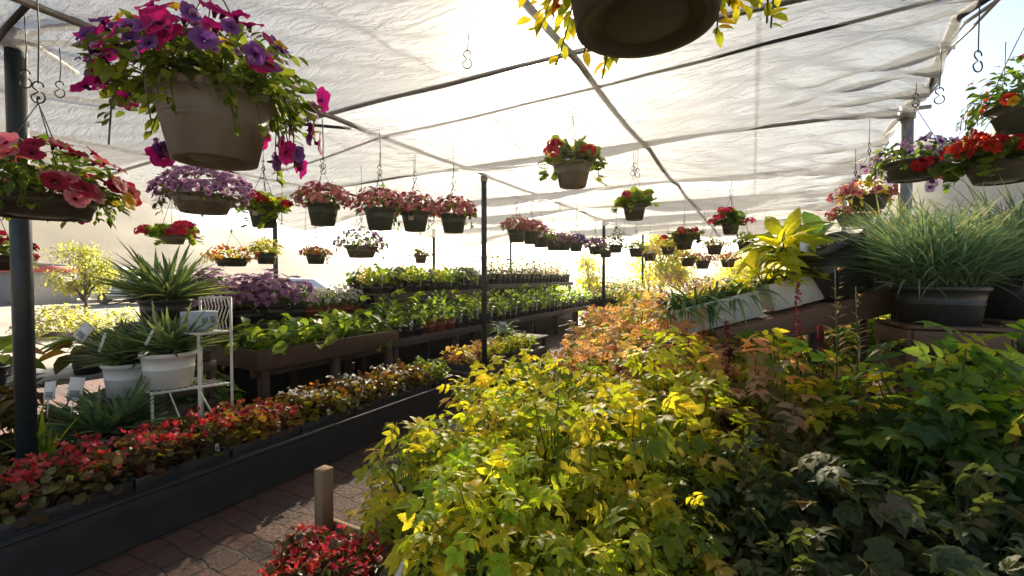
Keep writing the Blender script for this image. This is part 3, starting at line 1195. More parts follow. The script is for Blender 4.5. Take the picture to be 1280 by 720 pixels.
def hook_label(label):
    ws = label.split()[:13]
    while ws[-1] in 'in the of its with and over beside before below to at'.split():
        ws.pop()
    return 'hook of the ' + ' '.join(ws)


def basket(label, p, pr, ph, potmat, leafmat, rx, h, leaf_n, leaf_s, blooms, H=.42, trail=0, tpl=OVALF, group='baskets hanging from the roof pipes', rb=None, tag_on=False, hook=True, wire=True, tilt=0.0, name='hanging_basket', lo=-.15, bias=None):
    """p is the bottom centre of the pot. blooms: list of (kind, material, count, size)"""
    t = thing(name, label, 'flower basket', p, 0 if bias is not None else rng.uniform(0, 6), group)
    link('pot', pot_mesh('pot', pr, rb or pr * .72, ph, potmat, 36), t)
    mb = MB()
    dome(mb, tpl, leaf_n, rx, h, leaf_s, ph, 0, lo, .35, .45, (0, 1), wild=.4)
    dome(mb, tpl, leaf_n // 4, pr * 1.1, h * .5, leaf_s, ph, 0, -.05, .7, .2, (0, .7), wild=.4)
    vine_tips = []
    for k in range(trail):
        a = rng.uniform(0, 2 * PI)
        r1, L = pr * rng.uniform(1.1, 1.7), rng.uniform(.25, .95) * ph * 1.1
        pts = [(pr * .6 * math.cos(a), pr * .6 * math.sin(a), ph), (r1 * .85 * math.cos(a), r1 * .85 * math.sin(a), ph + .05), (r1 * math.cos(a), r1 * math.sin(a), ph - L * .35), (r1 * 1.03 * math.cos(a + .08), r1 * 1.03 * math.sin(a + .08), ph - L)]
        pts = np.array(pts)
        mb.tube(pts, .0025, 4, 1, caps=False)
        for q in range(9):
            f = rng.uniform(.35, 1) * 3
            i = min(2, int(f))
            c = pts[i] + (pts[i + 1] - pts[i]) * (f - i)
            d = np.array([math.cos(a), math.sin(a), -.5]) + rng.normal(size=3) * .6
            mb.scatter(tpl, c[None], frames(d[None]), np.array([leaf_s * rng.uniform(.5, 1)]), rng.uniform(.2, 1, 1))
        vine_tips.append(pts[-1])
    mb.build('foliage', [leafmat, 'stem'], t)
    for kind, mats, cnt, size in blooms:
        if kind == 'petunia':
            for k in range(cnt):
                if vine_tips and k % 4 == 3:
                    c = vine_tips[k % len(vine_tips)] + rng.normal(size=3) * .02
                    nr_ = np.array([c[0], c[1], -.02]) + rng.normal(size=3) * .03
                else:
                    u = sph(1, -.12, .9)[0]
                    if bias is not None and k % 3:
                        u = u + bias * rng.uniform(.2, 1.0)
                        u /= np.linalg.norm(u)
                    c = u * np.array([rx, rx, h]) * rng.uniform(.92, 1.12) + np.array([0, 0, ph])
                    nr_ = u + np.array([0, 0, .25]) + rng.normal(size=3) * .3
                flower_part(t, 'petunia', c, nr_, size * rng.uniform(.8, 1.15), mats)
        elif kind == 'mass':
            mb = MB()
            u = sph(cnt, -.1, 1)
            c = u * np.array([rx, rx, h]) * rng.uniform(.9, 1.1, (cnt, 1)) + np.array([0, 0, ph])
            mb.scatter(PETUNIA_LOW, c, facing(u + np.array([0, 0, .3]) + rng.normal(size=u.shape) * .35), size * rng.uniform(.7, 1.2, cnt), rng.uniform(.1, 1, cnt))
            mb.build('blossom', mats, t)
        elif kind == 'stars':
            mb = MB()
            u = sph(cnt, -.05, 1)
            c = u * np.array([rx, rx, h]) * rng.uniform(.85, 1.1, (cnt, 1)) + np.array([0, 0, ph])
            mb.scatter(FLORET, c, facing(u + np.array([0, 0, .3]) + rng.normal(size=u.shape) * .4), size * rng.uniform(.7, 1.2, cnt), rng.uniform(0, 1, cnt))
            mb.build('blossom', mats, t)
        elif kind == 'head':
            for k in range(cnt):
                u = sph(1, .05, .95)[0]
                c = u * np.array([rx, rx, h]) * rng.uniform(1.0, 1.25) + np.array([0, 0, ph])
                mb = MB()
                n = 34
                q = sph(n, -.35, 1)
                mb.scatter(FLORET, q * np.array([size, size, size * .75]), facing(q + rng.normal(size=q.shape) * .2), size * rng.uniform(.34, .5, n), rng.uniform(0, 1, n))
                mb.tube([(0, 0, -size * .2), np.array([0, 0, ph]) * .7 + c * .0 - c * .55], [.0025, .003], 5, 1, caps=False)
                o = mb.build('flower_head', [mats, 'stem'], t)
                o.location = c
    if tag_on:
        g = tag_mesh(.05, .06, True).build('price_tag', 'white' if False else 'tag', t, False)
        g.location = (pr * .9 * math.cos(-t.rotation_euler.z - 1.2), pr * .9 * math.sin(-t.rotation_euler.z - 1.2), ph * .5)
        g.rotation_euler = (0, 0, -t.rotation_euler.z + .4)
    if wire:
        hangers(t, pr, ph, H)
        if hook:
            hook_wire((p[0], p[1], p[2] + H + .0), hook_label(label))
    if tilt:
        t.rotation_euler = (tilt, 0, t.rotation_euler.z)
    return t


def hb(px, py, d, ph, *a, **k):
    """pot bottom at that pixel column/row of the picture, d metres away"""
    pass


# the big basket over the aisle
p = at_d(270, 203, 1.55)
t = basket('big grey brown pot overflowing with magenta and violet petunias', p, .18, .225, 'greypot', 'green', .33, .22, 700, .058,
           [('petunia', 'magenta', 46, .042), ('petunia', 'violet', 40, .032), ('petunia', 'yellow', 12, .026), ('mass', 'lavender', 60, .015)], .62, 24, OVALF, rb=.128, bias=-CR * .8 - CF * .55 + np.array([0, 0, .35]))
# the basket beside the near post
p = at_d(52, 272, 1.98)
t = basket('wide dark basket of coral and crimson petunias in front of the near post', p, .19, .09, 'darkgreypot', 'green', .31, .24, 560, .056,
           [('petunia', 'coral', 44, .042), ('petunia', 'crimson', 34, .040), ('petunia', 'yellow', 8, .038)], .5, 20, OVALF, rb=.16, bias=CR * .3 - CF * .8 + np.array([0, 0, .25]))
# the dark pot overhead
p = at_d(806, 32, 1.02)
t = basket('dark brown pot seen from below with yellow and orange flowers over its rim', p, .185, .17, 'darkgreypot', 'yellowgreen', .36, .16, 520, .05,
           [('petunia', 'yellow', 14, .034), ('petunia', 'orange', 16, .032)], .55, 46, OVALF, rb=.155, lo=-.35)
# glowing geranium in front of the sun
p = at_d(716, 234, 3.35)
basket('grey pot of pale red geraniums hanging right below the sun', p, .135, .17, 'greypot', 'green', .22, .15, 120, .085, [('head', 'red', 6, .052)], .5, 3, ROUND)
p = at_d(793, 275, 4.7)
basket('small dark pot of crimson geraniums hanging beyond the glowing one', p, .12, .16, 'darkgreypot', 'bright', .2, .14, 110, .08, [('head', 'hotpink', 6, .05)], .5, 2, ROUND)
p = at_d(913, 293, 6.0)
basket('small dark pot of hot pink geraniums hanging alone before the tarp end', p, .115, .15, 'darkgreypot', 'green', .2, .17, 120, .075, [('head', 'hotpink', 9, .055)], .5, 2, ROUND)
p = at_d(855, 312, 7.4)
basket('dark pot with a few scarlet geranium heads above purple foliage', p, .15, .17, 'darkgreypot', 'dark', .27, .17, 120, .085, [('head', 'red', 5, .06)], .45, 2, ROUND)
for k, (x, y, d, lab) in enumerate([(893, 318, 8.2, 'round brown leafed basket left of the little green one at the tarp end'), (932, 314, 8.0, 'small dark green bushy basket beside the lime hosta'),
                                    (795, 321, 8.8, 'dark bushy green basket hanging before the far post'), (770, 316, 9.4, 'tall grey green basket at the far post'), (860, 333, 8.6, 'little olive basket hanging under the scarlet geraniums')]):
    basket(lab, at_d(x, y, d), .14, .16, 'darkgreypot', ['bronze', 'green', 'green', 'dark', 'bronze'][k], .25, [.18, .2, .2, .36, .16][k], 160, .07, [], .5, 0, OVAL, hook=k < 4)
for x, y, d, fm, lm_, lab in [(676, 309, 8.0, 'pink', 'green', 'far pink basket between the pink pair and the purple cluster'), (757, 322, 10.5, 'lavender', 'green', 'far lavender basket tight beside the far post'), (812, 326, 10.5, 'white', 'bronze', 'far white flowered basket beyond the bushy green one'),
                              (835, 318, 10.0, 'orange', 'yellowgreen', 'far orange flowered basket left of the scarlet geraniums'), (878, 336, 9.5, 'crimson', 'bronze', 'far dark crimson basket under the round brown one'), (910, 334, 9.6, 'orange', 'bronze', 'far bronze basket beneath the hot pink geraniums'), (955, 330, 9.2, 'yellow', 'green', 'far yellow flowered basket half behind the lime hosta')]:
    basket(lab, at_d(x, y, d), .15, .17, 'darkgreypot', lm_, .27, .2, 150, .07, [('stars', fm, 60, .03)], .45, 2, OVALF)
# the row of pink baskets along the middle purlin
rowp = [(404, 282, 4.0, .135, 'pink'), (475, 287, 4.15, .14, 'pink'), (519, 289, 4.5, .14, 'pink'), (567, 291, 4.75, .14, 'pink'), (646, 303, 6.7, .14, 'pink'), (664, 305, 7.0, .14, 'pink'),
        (692, 313, 8.6, .15, 'lavender'), (705, 313, 8.9, .15, 'lavender'), (720, 314, 9.2, .15, 'violet'), (744, 318, 9.8, .15, 'lavender')]
rlab = ['tapered dark pot of pink flowers, nearest of the pink row beside the thin left post', 'grey pot of dusty pink flowers, second in the pink row', 'grey pot of pink flowers with a paper tag, third in the pink row',
        'grey pot of pink flowers just left of the tall slim post', 'grey pot of pink flowers just right of the tall slim post', 'grey pot of pink flowers tight behind another, right of the slim post',
        'dusky purple basket, first of the far cluster of four', 'dusky purple basket, second of the far cluster of four', 'deep violet basket, third of the far cluster of four', 'low lavender basket, last of the far cluster before the post']
for (x, y, d, r, fm), lab in zip(rowp, rlab):
    basket(lab, at_d(x, y, d), r, .19 if fm == 'pink' else .17, 'greenpot', 'green', .245, .19, 130, .06, [('stars', fm, 260, .029)], .5, 3, OVALF, tag_on='paper' in lab)
# lavender petunia ball and the red geraniums beside it
basket('wide ball of lavender petunias spilling over its hidden pot', at_d(255, 266, 3.25), .2, .12, 'greypot', 'dark', .30, .20, 130, .05, [('mass', 'lavender', 250, .028)], .45, 14, OVALF)
basket('dark green pot of scarlet geraniums beside the lavender ball', at_d(330, 284, 4.0), .125, .18, 'greenpot', 'bright', .2, .10, 120, .075, [('head', 'red', 7, .05)], .5, 5, ROUND, tag_on=True)
basket('shallow grey pot of hot pink geraniums hanging below the lavender ball', at_d(216, 305, 4.3), .115, .09, 'greypot', 'bright', .2, .10, 110, .075, [('head', 'hotpink', 10, .055)], .45, 4, ROUND)
basket('dark basket of crimson flowers cut off by the picture edge', at_d(-6, 338, 3.0), .12, .1, 'darkgreypot', 'green', .2, .16, 120, .06, [('mass', 'crimson', 50, .026)], .45, 6, OVALF)
basket('small green pot of orange and pink blooms beyond the purple petunias', at_d(395, 330, 6.0), .13, .13, 'greenpot', 'green', .2, .10, 100, .06, [('stars', 'orange', 50, .03), ('stars', 'pink', 40, .03)], .42, 3, OVALF)
basket('long basket of orange calibrachoa in the bright gap', at_d(290, 333, 5.6), .2, .10, 'greenpot', 'yellowgreen', .30, .16, 170, .05, [('stars', 'orange', 130, .026)], .42, 6, OVALF)
basket('green pot of yellow green foliage beside the orange calibrachoa', at_d(333, 330, 5.9), .13, .15, 'greenpot', 'yellowgreen', .22, .2, 190, .06, [], .42, 2, OVALF)
basket('big white and purple petunia ball over the upper shelf', at_d(452, 322, 5.4), .19, .13, 'greypot', 'green', .30, .22, 160, .055, [('mass', 'white', 70, .024), ('mass', 'violet', 70, .024)], .45, 8, OVALF)
basket('little grey pot of pale pink flowers in the white gap', at_d(526, 329, 7.6), .11, .14, 'greypot', 'green', .18, .13, 90, .06, [('stars', 'pink', 50, .026)], .42, 2, OVALF)
# the open side
basket('leafy hanging basket with red and yellow flowers high at the open side', at_d(1287, 160, 2.3), .16, .12, 'darkgreypot', 'green', .25, .26, 420, .045, [('petunia', 'yellow', 6, .024), ('petunia', 'red', 12, .026), ('petunia', 'coral', 8, .02)], .6, 14, OVALF)
basket('basket of scarlet geraniums over the ornamental grass', at_d(1252, 228, 2.7), .17, .11, 'darkgreypot', 'green', .30, .14, 190, .08, [('head', 'red', 18, .065), ('head', 'orange', 0, .05)], .5, 4, ROUND)
basket('basket of pale edged purple petunias beside the scarlet geraniums', at_d(1142, 225, 3.1), .17, .12, 'darkgreypot', 'green', .27, .15, 170, .06, [('petunia', 'pansy', 22, .045), ('mass', 'lavender', 30, .022)], .5, 12, OVALF)
basket('basket of pale pink and coral petunias at the foot of the open side', at_d(1085, 262, 4.0), .16, .12, 'darkgreypot', 'yellowgreen', .28, .14, 150, .06, [('mass', 'pink', 70, .032), ('mass', 'coral', 25, .03)], .5, 8, OVALF)
basket('low basket of coral red flowers behind the lime hosta', at_d(1068, 282, 4.4), .16, .1, 'darkgreypot', 'green', .24, .1, 110, .06, [('mass', 'coral', 60, .03)], .5, 2, OVALF)
# empty hooks
hk = [(404, 218, 4.0), (475, 232, 4.1), (517, 245, 4.6), (566, 248, 4.7), (584, 86, 2.3), (75, 122, 2.6), (32, 110, 2.3), (1130, 0, 2.2), (1222, 90, 2.0), (1174, 130, 2.6), (791, 220, 4.5), (797, 222, 4.6), (352, 290, 5), (284, 286, 4.6),
      (394, 300, 6), (598, 240, 6), (645, 262, 7), (700, 262, 7.5), (721, 284, 8), (780, 293, 9), (880, 290, 8), (8, 135, 3.4), (330, 286, 4.4), (446, 282, 7), (382, 290, 7)]
hlab = ['just above the nearest pink basket', 'above the second pink basket', 'above the tagged pink basket', 'above the pink basket at the slim post', 'under the yellow flower near the sun', 'left of the big petunia basket', 'beside the head of the near post',
        'at the top of the rolled tarp edge', 'in front of the white sky at the open side', 'over the purple petunias', 'above the crimson geraniums', 'next to the one above the crimson geraniums', 'in the bright gap over the parked car', 'in the bright gap under the lavender ball',
        'over the small orange pot', 'close by the tall slim post', 'over the pink pair beyond the slim post', 'over the far purple cluster', 'beyond the far purple cluster', 'by the far post', 'near the tarp end', 'at the picture edge by the near post', 'right under the scarlet geraniums', 'left of the petunia ball on the shelf', 'in the bright gap beside the thin post']
for (x, y, d), lab in zip(hk, hlab):
    hook_wire(at_d(x, y, d), 'empty wire hook ' + lab, s=1.0)

# ================================================================== long low bench with begonia trays along the aisle
t = thing('display_bench', 'long low bench wrapped in black ground cloth beside the brick aisle', 'bench', (-3.72, 2.4, 0))
mb = MB()
mb.box((0, 0, .295), (1.06, 4.36, .035), None, 0, .008)
mb.build('bench_top', 'blackfab', t)
mb = MB()
V, Fc = [], []
yy = np.linspace(-2.17, 2.17, 70)
for z, dx in ((.312, .535), (.30, .541), (.2, .538), (.1, .533), (.012, .545)):
    for y in yy:
        V.append((dx + .006 * math.sin(y * 7 + z * 9) * (1 - z * 2) + .004 * math.sin(y * 23), y, z))
ny_ = len(yy)
Fc = [[i * ny_ + k, i * ny_ + k + 1, (i + 1) * ny_ + k + 1, (i + 1) * ny_ + k] for i in range(4) for k in range(ny_ - 1)]
mb.add(V, Fc)
mb.tube(np.stack([np.full(ny_, .542), yy, .30 + .003 * np.sin(yy * 9)], 1), .011, 6)
mb.build('skirt', 'blackfab', t)
for sx in (-.45, .45):
    for sy in (-2.0, -.7, .7, 2.0):
        mb = MB()
        mb.box((sx, sy, .138), (.09, .09, .276), None, 0, .004)
        mb.build('leg', 'darkwood', t)
mb = MB()
mb.box((-.02, 2.172, .2), (1.0, .012, .16), None, 0, 0)
mb.build('end_panel', 'blackfab', t)


def flat_tray(w, L, h, mat='blackpot'):
    mb = MB()
    th = .004
    mb.box((0, 0, .004), (w, L, .006), None, 0, 0)
    for s in (-1, 1):
        mb.box((s * (w / 2 - th), 0, h / 2 + .003), (th, L - .001, h), None, 0, .001)
        mb.box((0, s * (L / 2 - th), h / 2 + .003), (w - 2.2 * th, th, h), None, 0, .001)
        mb.box((s * (w / 2 + .002), 0, h + .001), (.014, L + .012, .006), None, 0, .001)
        mb.box((0, s * (L / 2 + .002), h + .0012), (w - .012, .014, .0056), None, 0, .001)
        for k in range(7):
            mb.box((s * (w / 2 - .001), (k - 3) * L / 7.5, h / 2), (.004, .012, h * .85), None, 0, .001)
    mb.box((0, 0, h * .6), (w - .02, L - .02, .012), None, 1, 0)
    return mb.mesh('tray', [mat, 'soil'], False)


tray_long = flat_tray(.50, .54, .075)
kinds = {'red': Stock([begonia('begonia', 'redbeg', 5, i) for i in range(3)]), 'orange': Stock([begonia('begonia_orange', 'redbeg', 3, i) for i in range(3)]),
         'gold': Stock([begonia('begonia_gold', 'white', 3, i) for i in range(2)] + [begonia('begonia_gold', None, 0, 3), begonia('begonia_gold', 'orange', 2, 2)]),
         'green': Stock([begonia('bright', 'white', 1, i) for i in range(2)])}
seq = ['red', 'red', 'red', 'orange', 'gold', 'gold', 'gold', 'green']
kw = {'red': 'red flowered bronze begonia', 'orange': 'orange bronze begonia', 'gold': 'golden bronze begonia', 'green': 'fresh green bedding plant'}
for i, kd in enumerate(seq):
    y = .42 + i * .562 if i < 7 else 4.42
    L = .54 if i < 7 else .40
    tz = .3135
    o = link('plant_tray', tray_long)
    o.location = (-3.475, y, tz)
    o.rotation_euler = (0, 0, rng.uniform(-.02, .02))
    if i == 7:
        o.scale = (1, .62, 1)
        o.location.y = 4.30
    tag(o, f'black plastic tray of {"green" if kd == "green" else kd + " begonias"}, {ordn(i)} along the bench edge', 'tray', 'black trays along the aisle bench')
    ys_ = [-.195, -.065, .065, .195] if i < 7 else [-.09, .06]
    for a, ox in enumerate((.18, .06, -.06, -.18)):
        for b, oy in enumerate(ys_):
            kinds[kd].place((-3.475 + ox + rng.uniform(-.015, .015), o.location.y + oy + rng.uniform(-.02, .02), tz + .048), rng.uniform(0, 6), rng.uniform(1.05, 1.35),
                            f'{kw[kd]}, row {["one", "two", "three", "four"][a]}, {ordn(b)} plant in the {ordn(i)} aisle tray', f'{kd} begonias in the aisle trays')
tagm = tag_mesh(.024, .075).mesh('plant_tag', ['tag', 'tagprint'], False)
for k, (x, y, lab) in enumerate([(272, 560, 'below the red begonias at the second tray gap'), (348, 527, 'in the orange begonias'), (412, 505, 'in the golden begonias'), (446, 497, 'at the edge of the golden begonias'), (476, 487, 'next to the bright green plants'), (505, 478, 'in the bright green plants'), (539, 470, 'last before the bench end')]):
    q = at_x(x, y, -3.235)
    o = link('plant_label', tagm)
    o.location = (q[0], q[1], .37)
    o.rotation_euler = (rng.uniform(-.2, .2), rng.uniform(-.2, .2), .9 + rng.uniform(-.4, .4))
    tag(o, 'small white plant label ' + lab, 'plant label', 'white labels along the aisle trays')

# ================================================================== yuccas, their white pots and the metal plant stand
def on_floor_step(label, c, size, mat='darkwood', name='wooden_crate'):
    """a slatted crate standing on the pavement; c = x, y of its middle, size = width, depth, height"""
    t = thing(name, label, 'crate', (c[0], c[1], 0), .15)
    mb = MB()
    w_, d_, h_ = size
    for s in (-1, 1):
        for q in (-1, 1):
            mb.box((s * (w_ / 2 - .03), q * (d_ / 2 - .03), h_ / 2 - .012), (.05, .05, h_ - .026), None, 0, .003)
    n = max(2, int(h_ / .16))
    for k in range(n):
        z = .07 + (h_ - .14) * k / max(1, n - 1)
        for s in (-1, 1):
            mb.box((s * (w_ / 2 + .003), 0, z), (.016, d_, .09), None, 0, .002)
            mb.box((0, s * (d_ / 2 + .003), z), (w_ - .03, .016, .09), None, 0, .002)
    mb.build('frame', mat, t)
    mb = MB()
    for k in range(4):
        mb.box((0, (k - 1.5) * d_ / 4, h_ - .009), (w_, d_ / 4 - .008, .018), None, 0, .002)
    mb.build('top', mat, t)
    return t


def card(p, rz, lean, label, w_=.085, h_=.125):
    mb = MB()
    mb.box((0, 0, h_ / 2), (w_, .0022, h_), None, 0, 0)
    mb.box((.0, -.0022, h_ * .28), (w_ * .62, .001, h_ * .3), None, 1, 0)
    mb.box((0, 0, -.06), (.006, .002, .125), None, 0, 0)
    o = mb.build('price_card', ['tag', 'tagprint'], None, False)
    o.location = p
    o.rotation_euler = (lean[0], lean[1], rz)
    return tag(o, label, 'card', 'white price cards among the yuccas')


def yucca(label, px, py, d, potmat, pr, ph, n, L):
    """px, py: bottom of the pot in the picture"""
    q = at_d(px, py, d)
    o = spiky_plant(label, potmat, pr, ph, n, L)
    o.location = q
    o.rotation_euler = (0, 0, rng.uniform(0, 6))
    o['group'] = 'yuccas by the near post'
    return q


q1 = yucca('grey green yucca in a white bucket on the metal stand', 212, 482, 3.5, 'whitepot', .178, .27, 190, .43)
q2 = yucca('darker yucca in a white bucket squeezed behind the first bucket', 163, 492, 3.62, 'whitepot', .17, .26, 180, .45)
q3 = yucca('tall yucca in a black pot topping the yucca display', 208, 402, 4.05, 'blackpot', .20, .20, 200, .58)
q4 = yucca('low blue green yucca with a price card just behind the red begonias', 140, 575, 3.22, 'whitepot', .17, .20, 210, .46)
on_floor_step('dark slatted crate hidden under the low blue green yucca', (q4[0], q4[1]), (.4, .4, q4[2]))
on_floor_step('dark slatted crate carrying the squeezed white bucket', (q2[0] - .12, q2[1]), (.42, .4, q2[2]))
on_floor_step('tall dark slatted crate carrying the topmost yucca', (q3[0], q3[1]), (.55, .5, q3[2]))
card(at_d(92, 500, 3.0), .5, (-.15, .08), 'white price card with a grey block in front of the low yucca', .10, .15)
card(at_d(61, 500, 3.05), .4, (-.2, -.1), 'white price card half behind the near post')
card(at_d(97, 424, 3.3), .2, (-.35, .5), 'tilted white price card among the yucca blades', .11, .13)
for (x, y, a, lab) in [(188, 420, .5, 'leaning white stake label in the bucket yucca'), (128, 428, .35, 'leaning white stake label beside the tilted card')]:
    mb = MB()
    mb.box((0, 0, .0), (.022, .002, .15), None, 0, 0)
    o = mb.build('stake_label', 'tag', None, False)
    o.location = at_d(x, y, 3.3)
    o.rotation_euler = (0, a, .5)
    tag(o, lab, 'plant label')

# stand: two-step frame of cream tube with a wire back
t = thing('plant_stand', 'cream metal two step plant stand with a wire grid back', 'plant stand', (0, 0, 0))
r_ = .0105
def P(x, y, d):
    return at_d(x, y, d)
back_r, back_l = P(288, 372, 3.62), P(250, 372, 3.80)
foot = lambda v: np.array([v[0], v[1], 0.0])
mb = MB(); mb.tube([back_r, foot(back_r)], r_, 8); mb.build('leg', 'whitemetal', t)
mb = MB(); mb.tube([back_l, foot(back_l)], r_, 8); mb.build('leg', 'whitemetal', t)
fr = P(248, 418, 3.42)
mb = MB(); mb.tube([fr, foot(fr)], r_, 8); mb.build('leg', 'whitemetal', t)
lo_r = P(190, 497, 3.30)
lo_r[2] = q1[2] - .012
mb = MB(); mb.tube([lo_r, foot(lo_r)], r_, 8); mb.build('leg', 'whitemetal', t)
lo_b = lo_r + (back_l - back_r) * .9 + np.array([0, .06, 0]); lo_b[2] = q1[2] - .012
mb = MB(); mb.tube([lo_b, foot(lo_b)], r_, 8); mb.build('leg', 'whitemetal', t)
mb = MB(); mb.tube([back_r, back_l], r_, 8)
zs = fr[2]
br2, bl2 = back_r.copy(), back_l.copy(); br2[2] = bl2[2] = zs
mb.tube([br2, bl2], r_ * .8, 8)
for k in range(1, 9):
    f = k / 9
    a = back_r * (1 - f) + back_l * f
    b = br2 * (1 - f) + bl2 * f
    n_ = (fr - br2); n_ = n_ / np.linalg.norm(n_)
    mb.tube([a, a * .7 + b * .3 - n_ * .02, a * .3 + b * .7 + n_ * .015, b], .0042, 5)
mb.build('wire_back', 'whitemetal', t)
fl = fr + (bl2 - br2)
mb = MB()
for a, b in ((fr, br2), (fl, bl2), (fr, fl)):
    mb.tube([a, b], r_, 8)
for k in range(1, 7):
    f = k / 7
    mb.tube([fr * (1 - f) + fl * f, br2 * (1 - f) + bl2 * f], .004, 5)
mb.build('upper_shelf', 'whitemetal', t)
lr2 = br2.copy(); lr2[2] = lo_r[2]
ll2 = bl2.copy(); ll2[2] = lo_r[2]
mb = MB()
for a, b in ((lo_r, lr2), (lo_b, ll2), (lo_r, lo_b)):
    mb.tube([a, b], r_, 8)
for k in range(1, 12):
    f = k / 12
    mb.tube([lo_r * (1 - f) + lr2 * f, lo_b * (1 - f) + ll2 * f], .004, 5)
mb.build('lower_shelf', 'whitemetal', t)
mb = MB()
m_ = lo_r * .45 + lr2 * .55
mb.tube([m_, foot(lr2) + np.array([0, 0, .18])], .006, 6)
mb.tube([lo_r * .8 + lr2 * .2, foot(m_) + np.array([0, 0, .1])], .006, 6)
mb.build('brace', 'whitemetal', t)
c = (fr + fl + br2 + bl2) / 4
dirv = (br2 - fr); rz = math.atan2(dirv[1], dirv[0])
t = thing('carton', 'pale blue carton standing on the upper step of the plant stand', 'carton', (c[0], c[1], zs + .012), rz)
mb = MB(); mb.box((0, 0, .075), (.20, .17, .15), None, 0, .004); mb.build('box', 'bluebox', t)
mb = MB()
mb.box((.0, -.087, .08), (.045, .002, .045), None, 0, 0)
mb.box((.06, -.087, .085), (.035, .002, .055), None, 0, 0)
mb.build('printed_panel', 'tagprint', t)

# broad leafed plants behind the near post, on a white topped table
def table(name, label, c, size, ztop, mat='greywood', legm='darkwood', rz=0.0, nleg=2):
    t = thing(name, label, 'table', (c[0], c[1], 0), rz)
    mb = MB(); mb.box((0, 0, ztop - .02), (size[0], size[1], .04), None, 0, .004); mb.build('tabletop', mat, t)
    for sx in (-1, 1):
        for k in range(nleg):
            sy = -1 + 2 * k / (nleg - 1)
            mb = MB()
            mb.box((sx * (size[0] / 2 - .07), sy * (size[1] / 2 - .07), (ztop - .042) / 2), (.08, .08, ztop - .042), None, 0, .004)
            mb.build('leg', legm, t)
    return t


table('plant_table', 'pale topped table of broad leafed plants behind the near post', (-5.6, 1.65), (.9, 1.7), .72, 'whitebox')


def broad_plant(label, leafmat, pos, L, n, pr=.12, ph=.16, potmat='blackpot', tpl=BROAD):
    t = thing('broad_leafed_plant', label, 'plant', pos, rng.uniform(0, 6))
    link('pot', pot_mesh('pot', pr, pr * .8, ph, potmat), t)
    mb = MB()
    broad_leaves(mb, n, L, np.array([0, 0, ph]), tpl)
    mb.build('foliage', [leafmat, 'redstem' if leafmat == 'canna' else 'stem'], t)
    return t


for (x, y, lm, lab) in [(-5.35, 1.15, 'bright', 'bright green broad leafed plant at the picture edge behind the near post'), (-5.3, 1.75, 'canna', 'dark bronze broad leafed plant directly behind the yucca cards'),
                        (-5.35, 2.2, 'canna', 'second bronze broad leafed plant nearer the yucca display'), (-5.8, 1.3, 'canna', 'bronze broad leafed plant at the back of the pale table'), (-5.8, 1.95, 'green', 'green broad leafed plant at the back of the pale table')]:
    broad_plant(lab, lm, (x, y, .722), .34, 16)
fill = Stock([compound_plant('leafy_pot_plant', 'p', 'green', 60, .24, .34, .13, tpl=BROAD, pr=.12, ph=.2), compound_plant('leafy_pot_plant', 'p', 'canna', 60, .24, .36, .15, tpl=BROAD, pr=.12, ph=.2, stem='redstem')])
for k, (x, y) in enumerate([(-4.45, .55), (-4.5, 1.0), (-4.85, .75), (-4.9, 1.2), (-4.75, 1.6), (-5.0, 2.3), (-4.6, 2.35)]):
    fill.place((x, y, .0), rng.uniform(0, 6), rng.uniform(1.2, 1.5), ('green' if k % 2 == 0 else 'bronze') + f' leafy plant on the bricks, {ordn(k)} counted outward from behind the begonia bench', 'leafy pots on the bricks behind the begonia bench')
# stems in the corner by the near post
t = thing('potted_reed', 'upright green reeds in a tan pot at the foot of the near post', 'plant', at_x(48, 545, -3.9) * [1, 1, 0] + [0, 0, .313])
link('pot', pot_mesh('pot', .08, .065, .12, 'blackpot'), t)
mb = MB()
grassy_tuft(mb, 22, .34, (0, 0, .11), .05, BLADE_STIFF, .93, tint=(.2, .9))
broad_leaves(mb, 9, .15, np.array([0, 0, .11]), BROAD, .0, 2)
mb.build('foliage', ['bright', 'stem', 'yellowgreen'], t)

# ================================================================== second low bench with coleus
t = thing('display_bench', 'second low bench of coleus farther along the brick aisle', 'bench', (-3.75, 6.05, 0))
mb = MB(); mb.box((0, 0, .33), (1.0, 2.5, .04), None, 0, .006); mb.build('bench_top', 'darkwood', t)
mb = MB(); mb.box((.505, 0, .25), (.02, 2.5, .2), None, 0, .003); mb.build('fascia', 'darkwood', t)
for sx in (-.4, .4):
    for sy in (-1.1, 0, 1.1):
        mb = MB(); mb.box((sx, sy, .154), (.09, .09, .308), None, 0, .003); mb.build('leg', 'darkwood', t)


def coleus(leafmat):
    def make():
        t = thing('coleus_plant', 'coleus', 'plant')
        mb = MB()
        ends = dome(mb, TOOTH, 34, .09, .19, .085, .04, 0, -.1, .4, .4, (0, 1), wild=.4)
        stems(mb, ends[:6], (0, 0, 0), .004, 1, 4)
        mb.build('foliage', [leafmat, 'redstem'], t)
        return t
    return make


cs = {'purple': Stock([coleus('coleus'), coleus('rust')]), 'yellow': Stock([coleus('lime'), coleus('yellowgreen')])}
for i, y in enumerate((5.15, 5.72, 6.29, 6.86)):
    o = link('plant_tray', tray_long)
    o.location = (-3.54, y, .3515)
    tag(o, f'black plastic tray of coleus, {ordn(i)} on the second aisle bench', 'tray', 'black coleus trays')
    for a, ox in enumerate((.16, 0, -.16)):
        for b, oy in enumerate((-.18, 0, .18)):
            kd = 'purple' if i < 2 and not (i == 1 and a == 0) else 'yellow'
            cs[kd].place((-3.54 + ox, y + oy, .395), rng.uniform(0, 6), rng.uniform(.85, 1.1), f'{kd} coleus, row {["one", "two", "three"][a]}, {ordn(b)} plant in the {ordn(i)} coleus tray', 'coleus in the aisle trays')

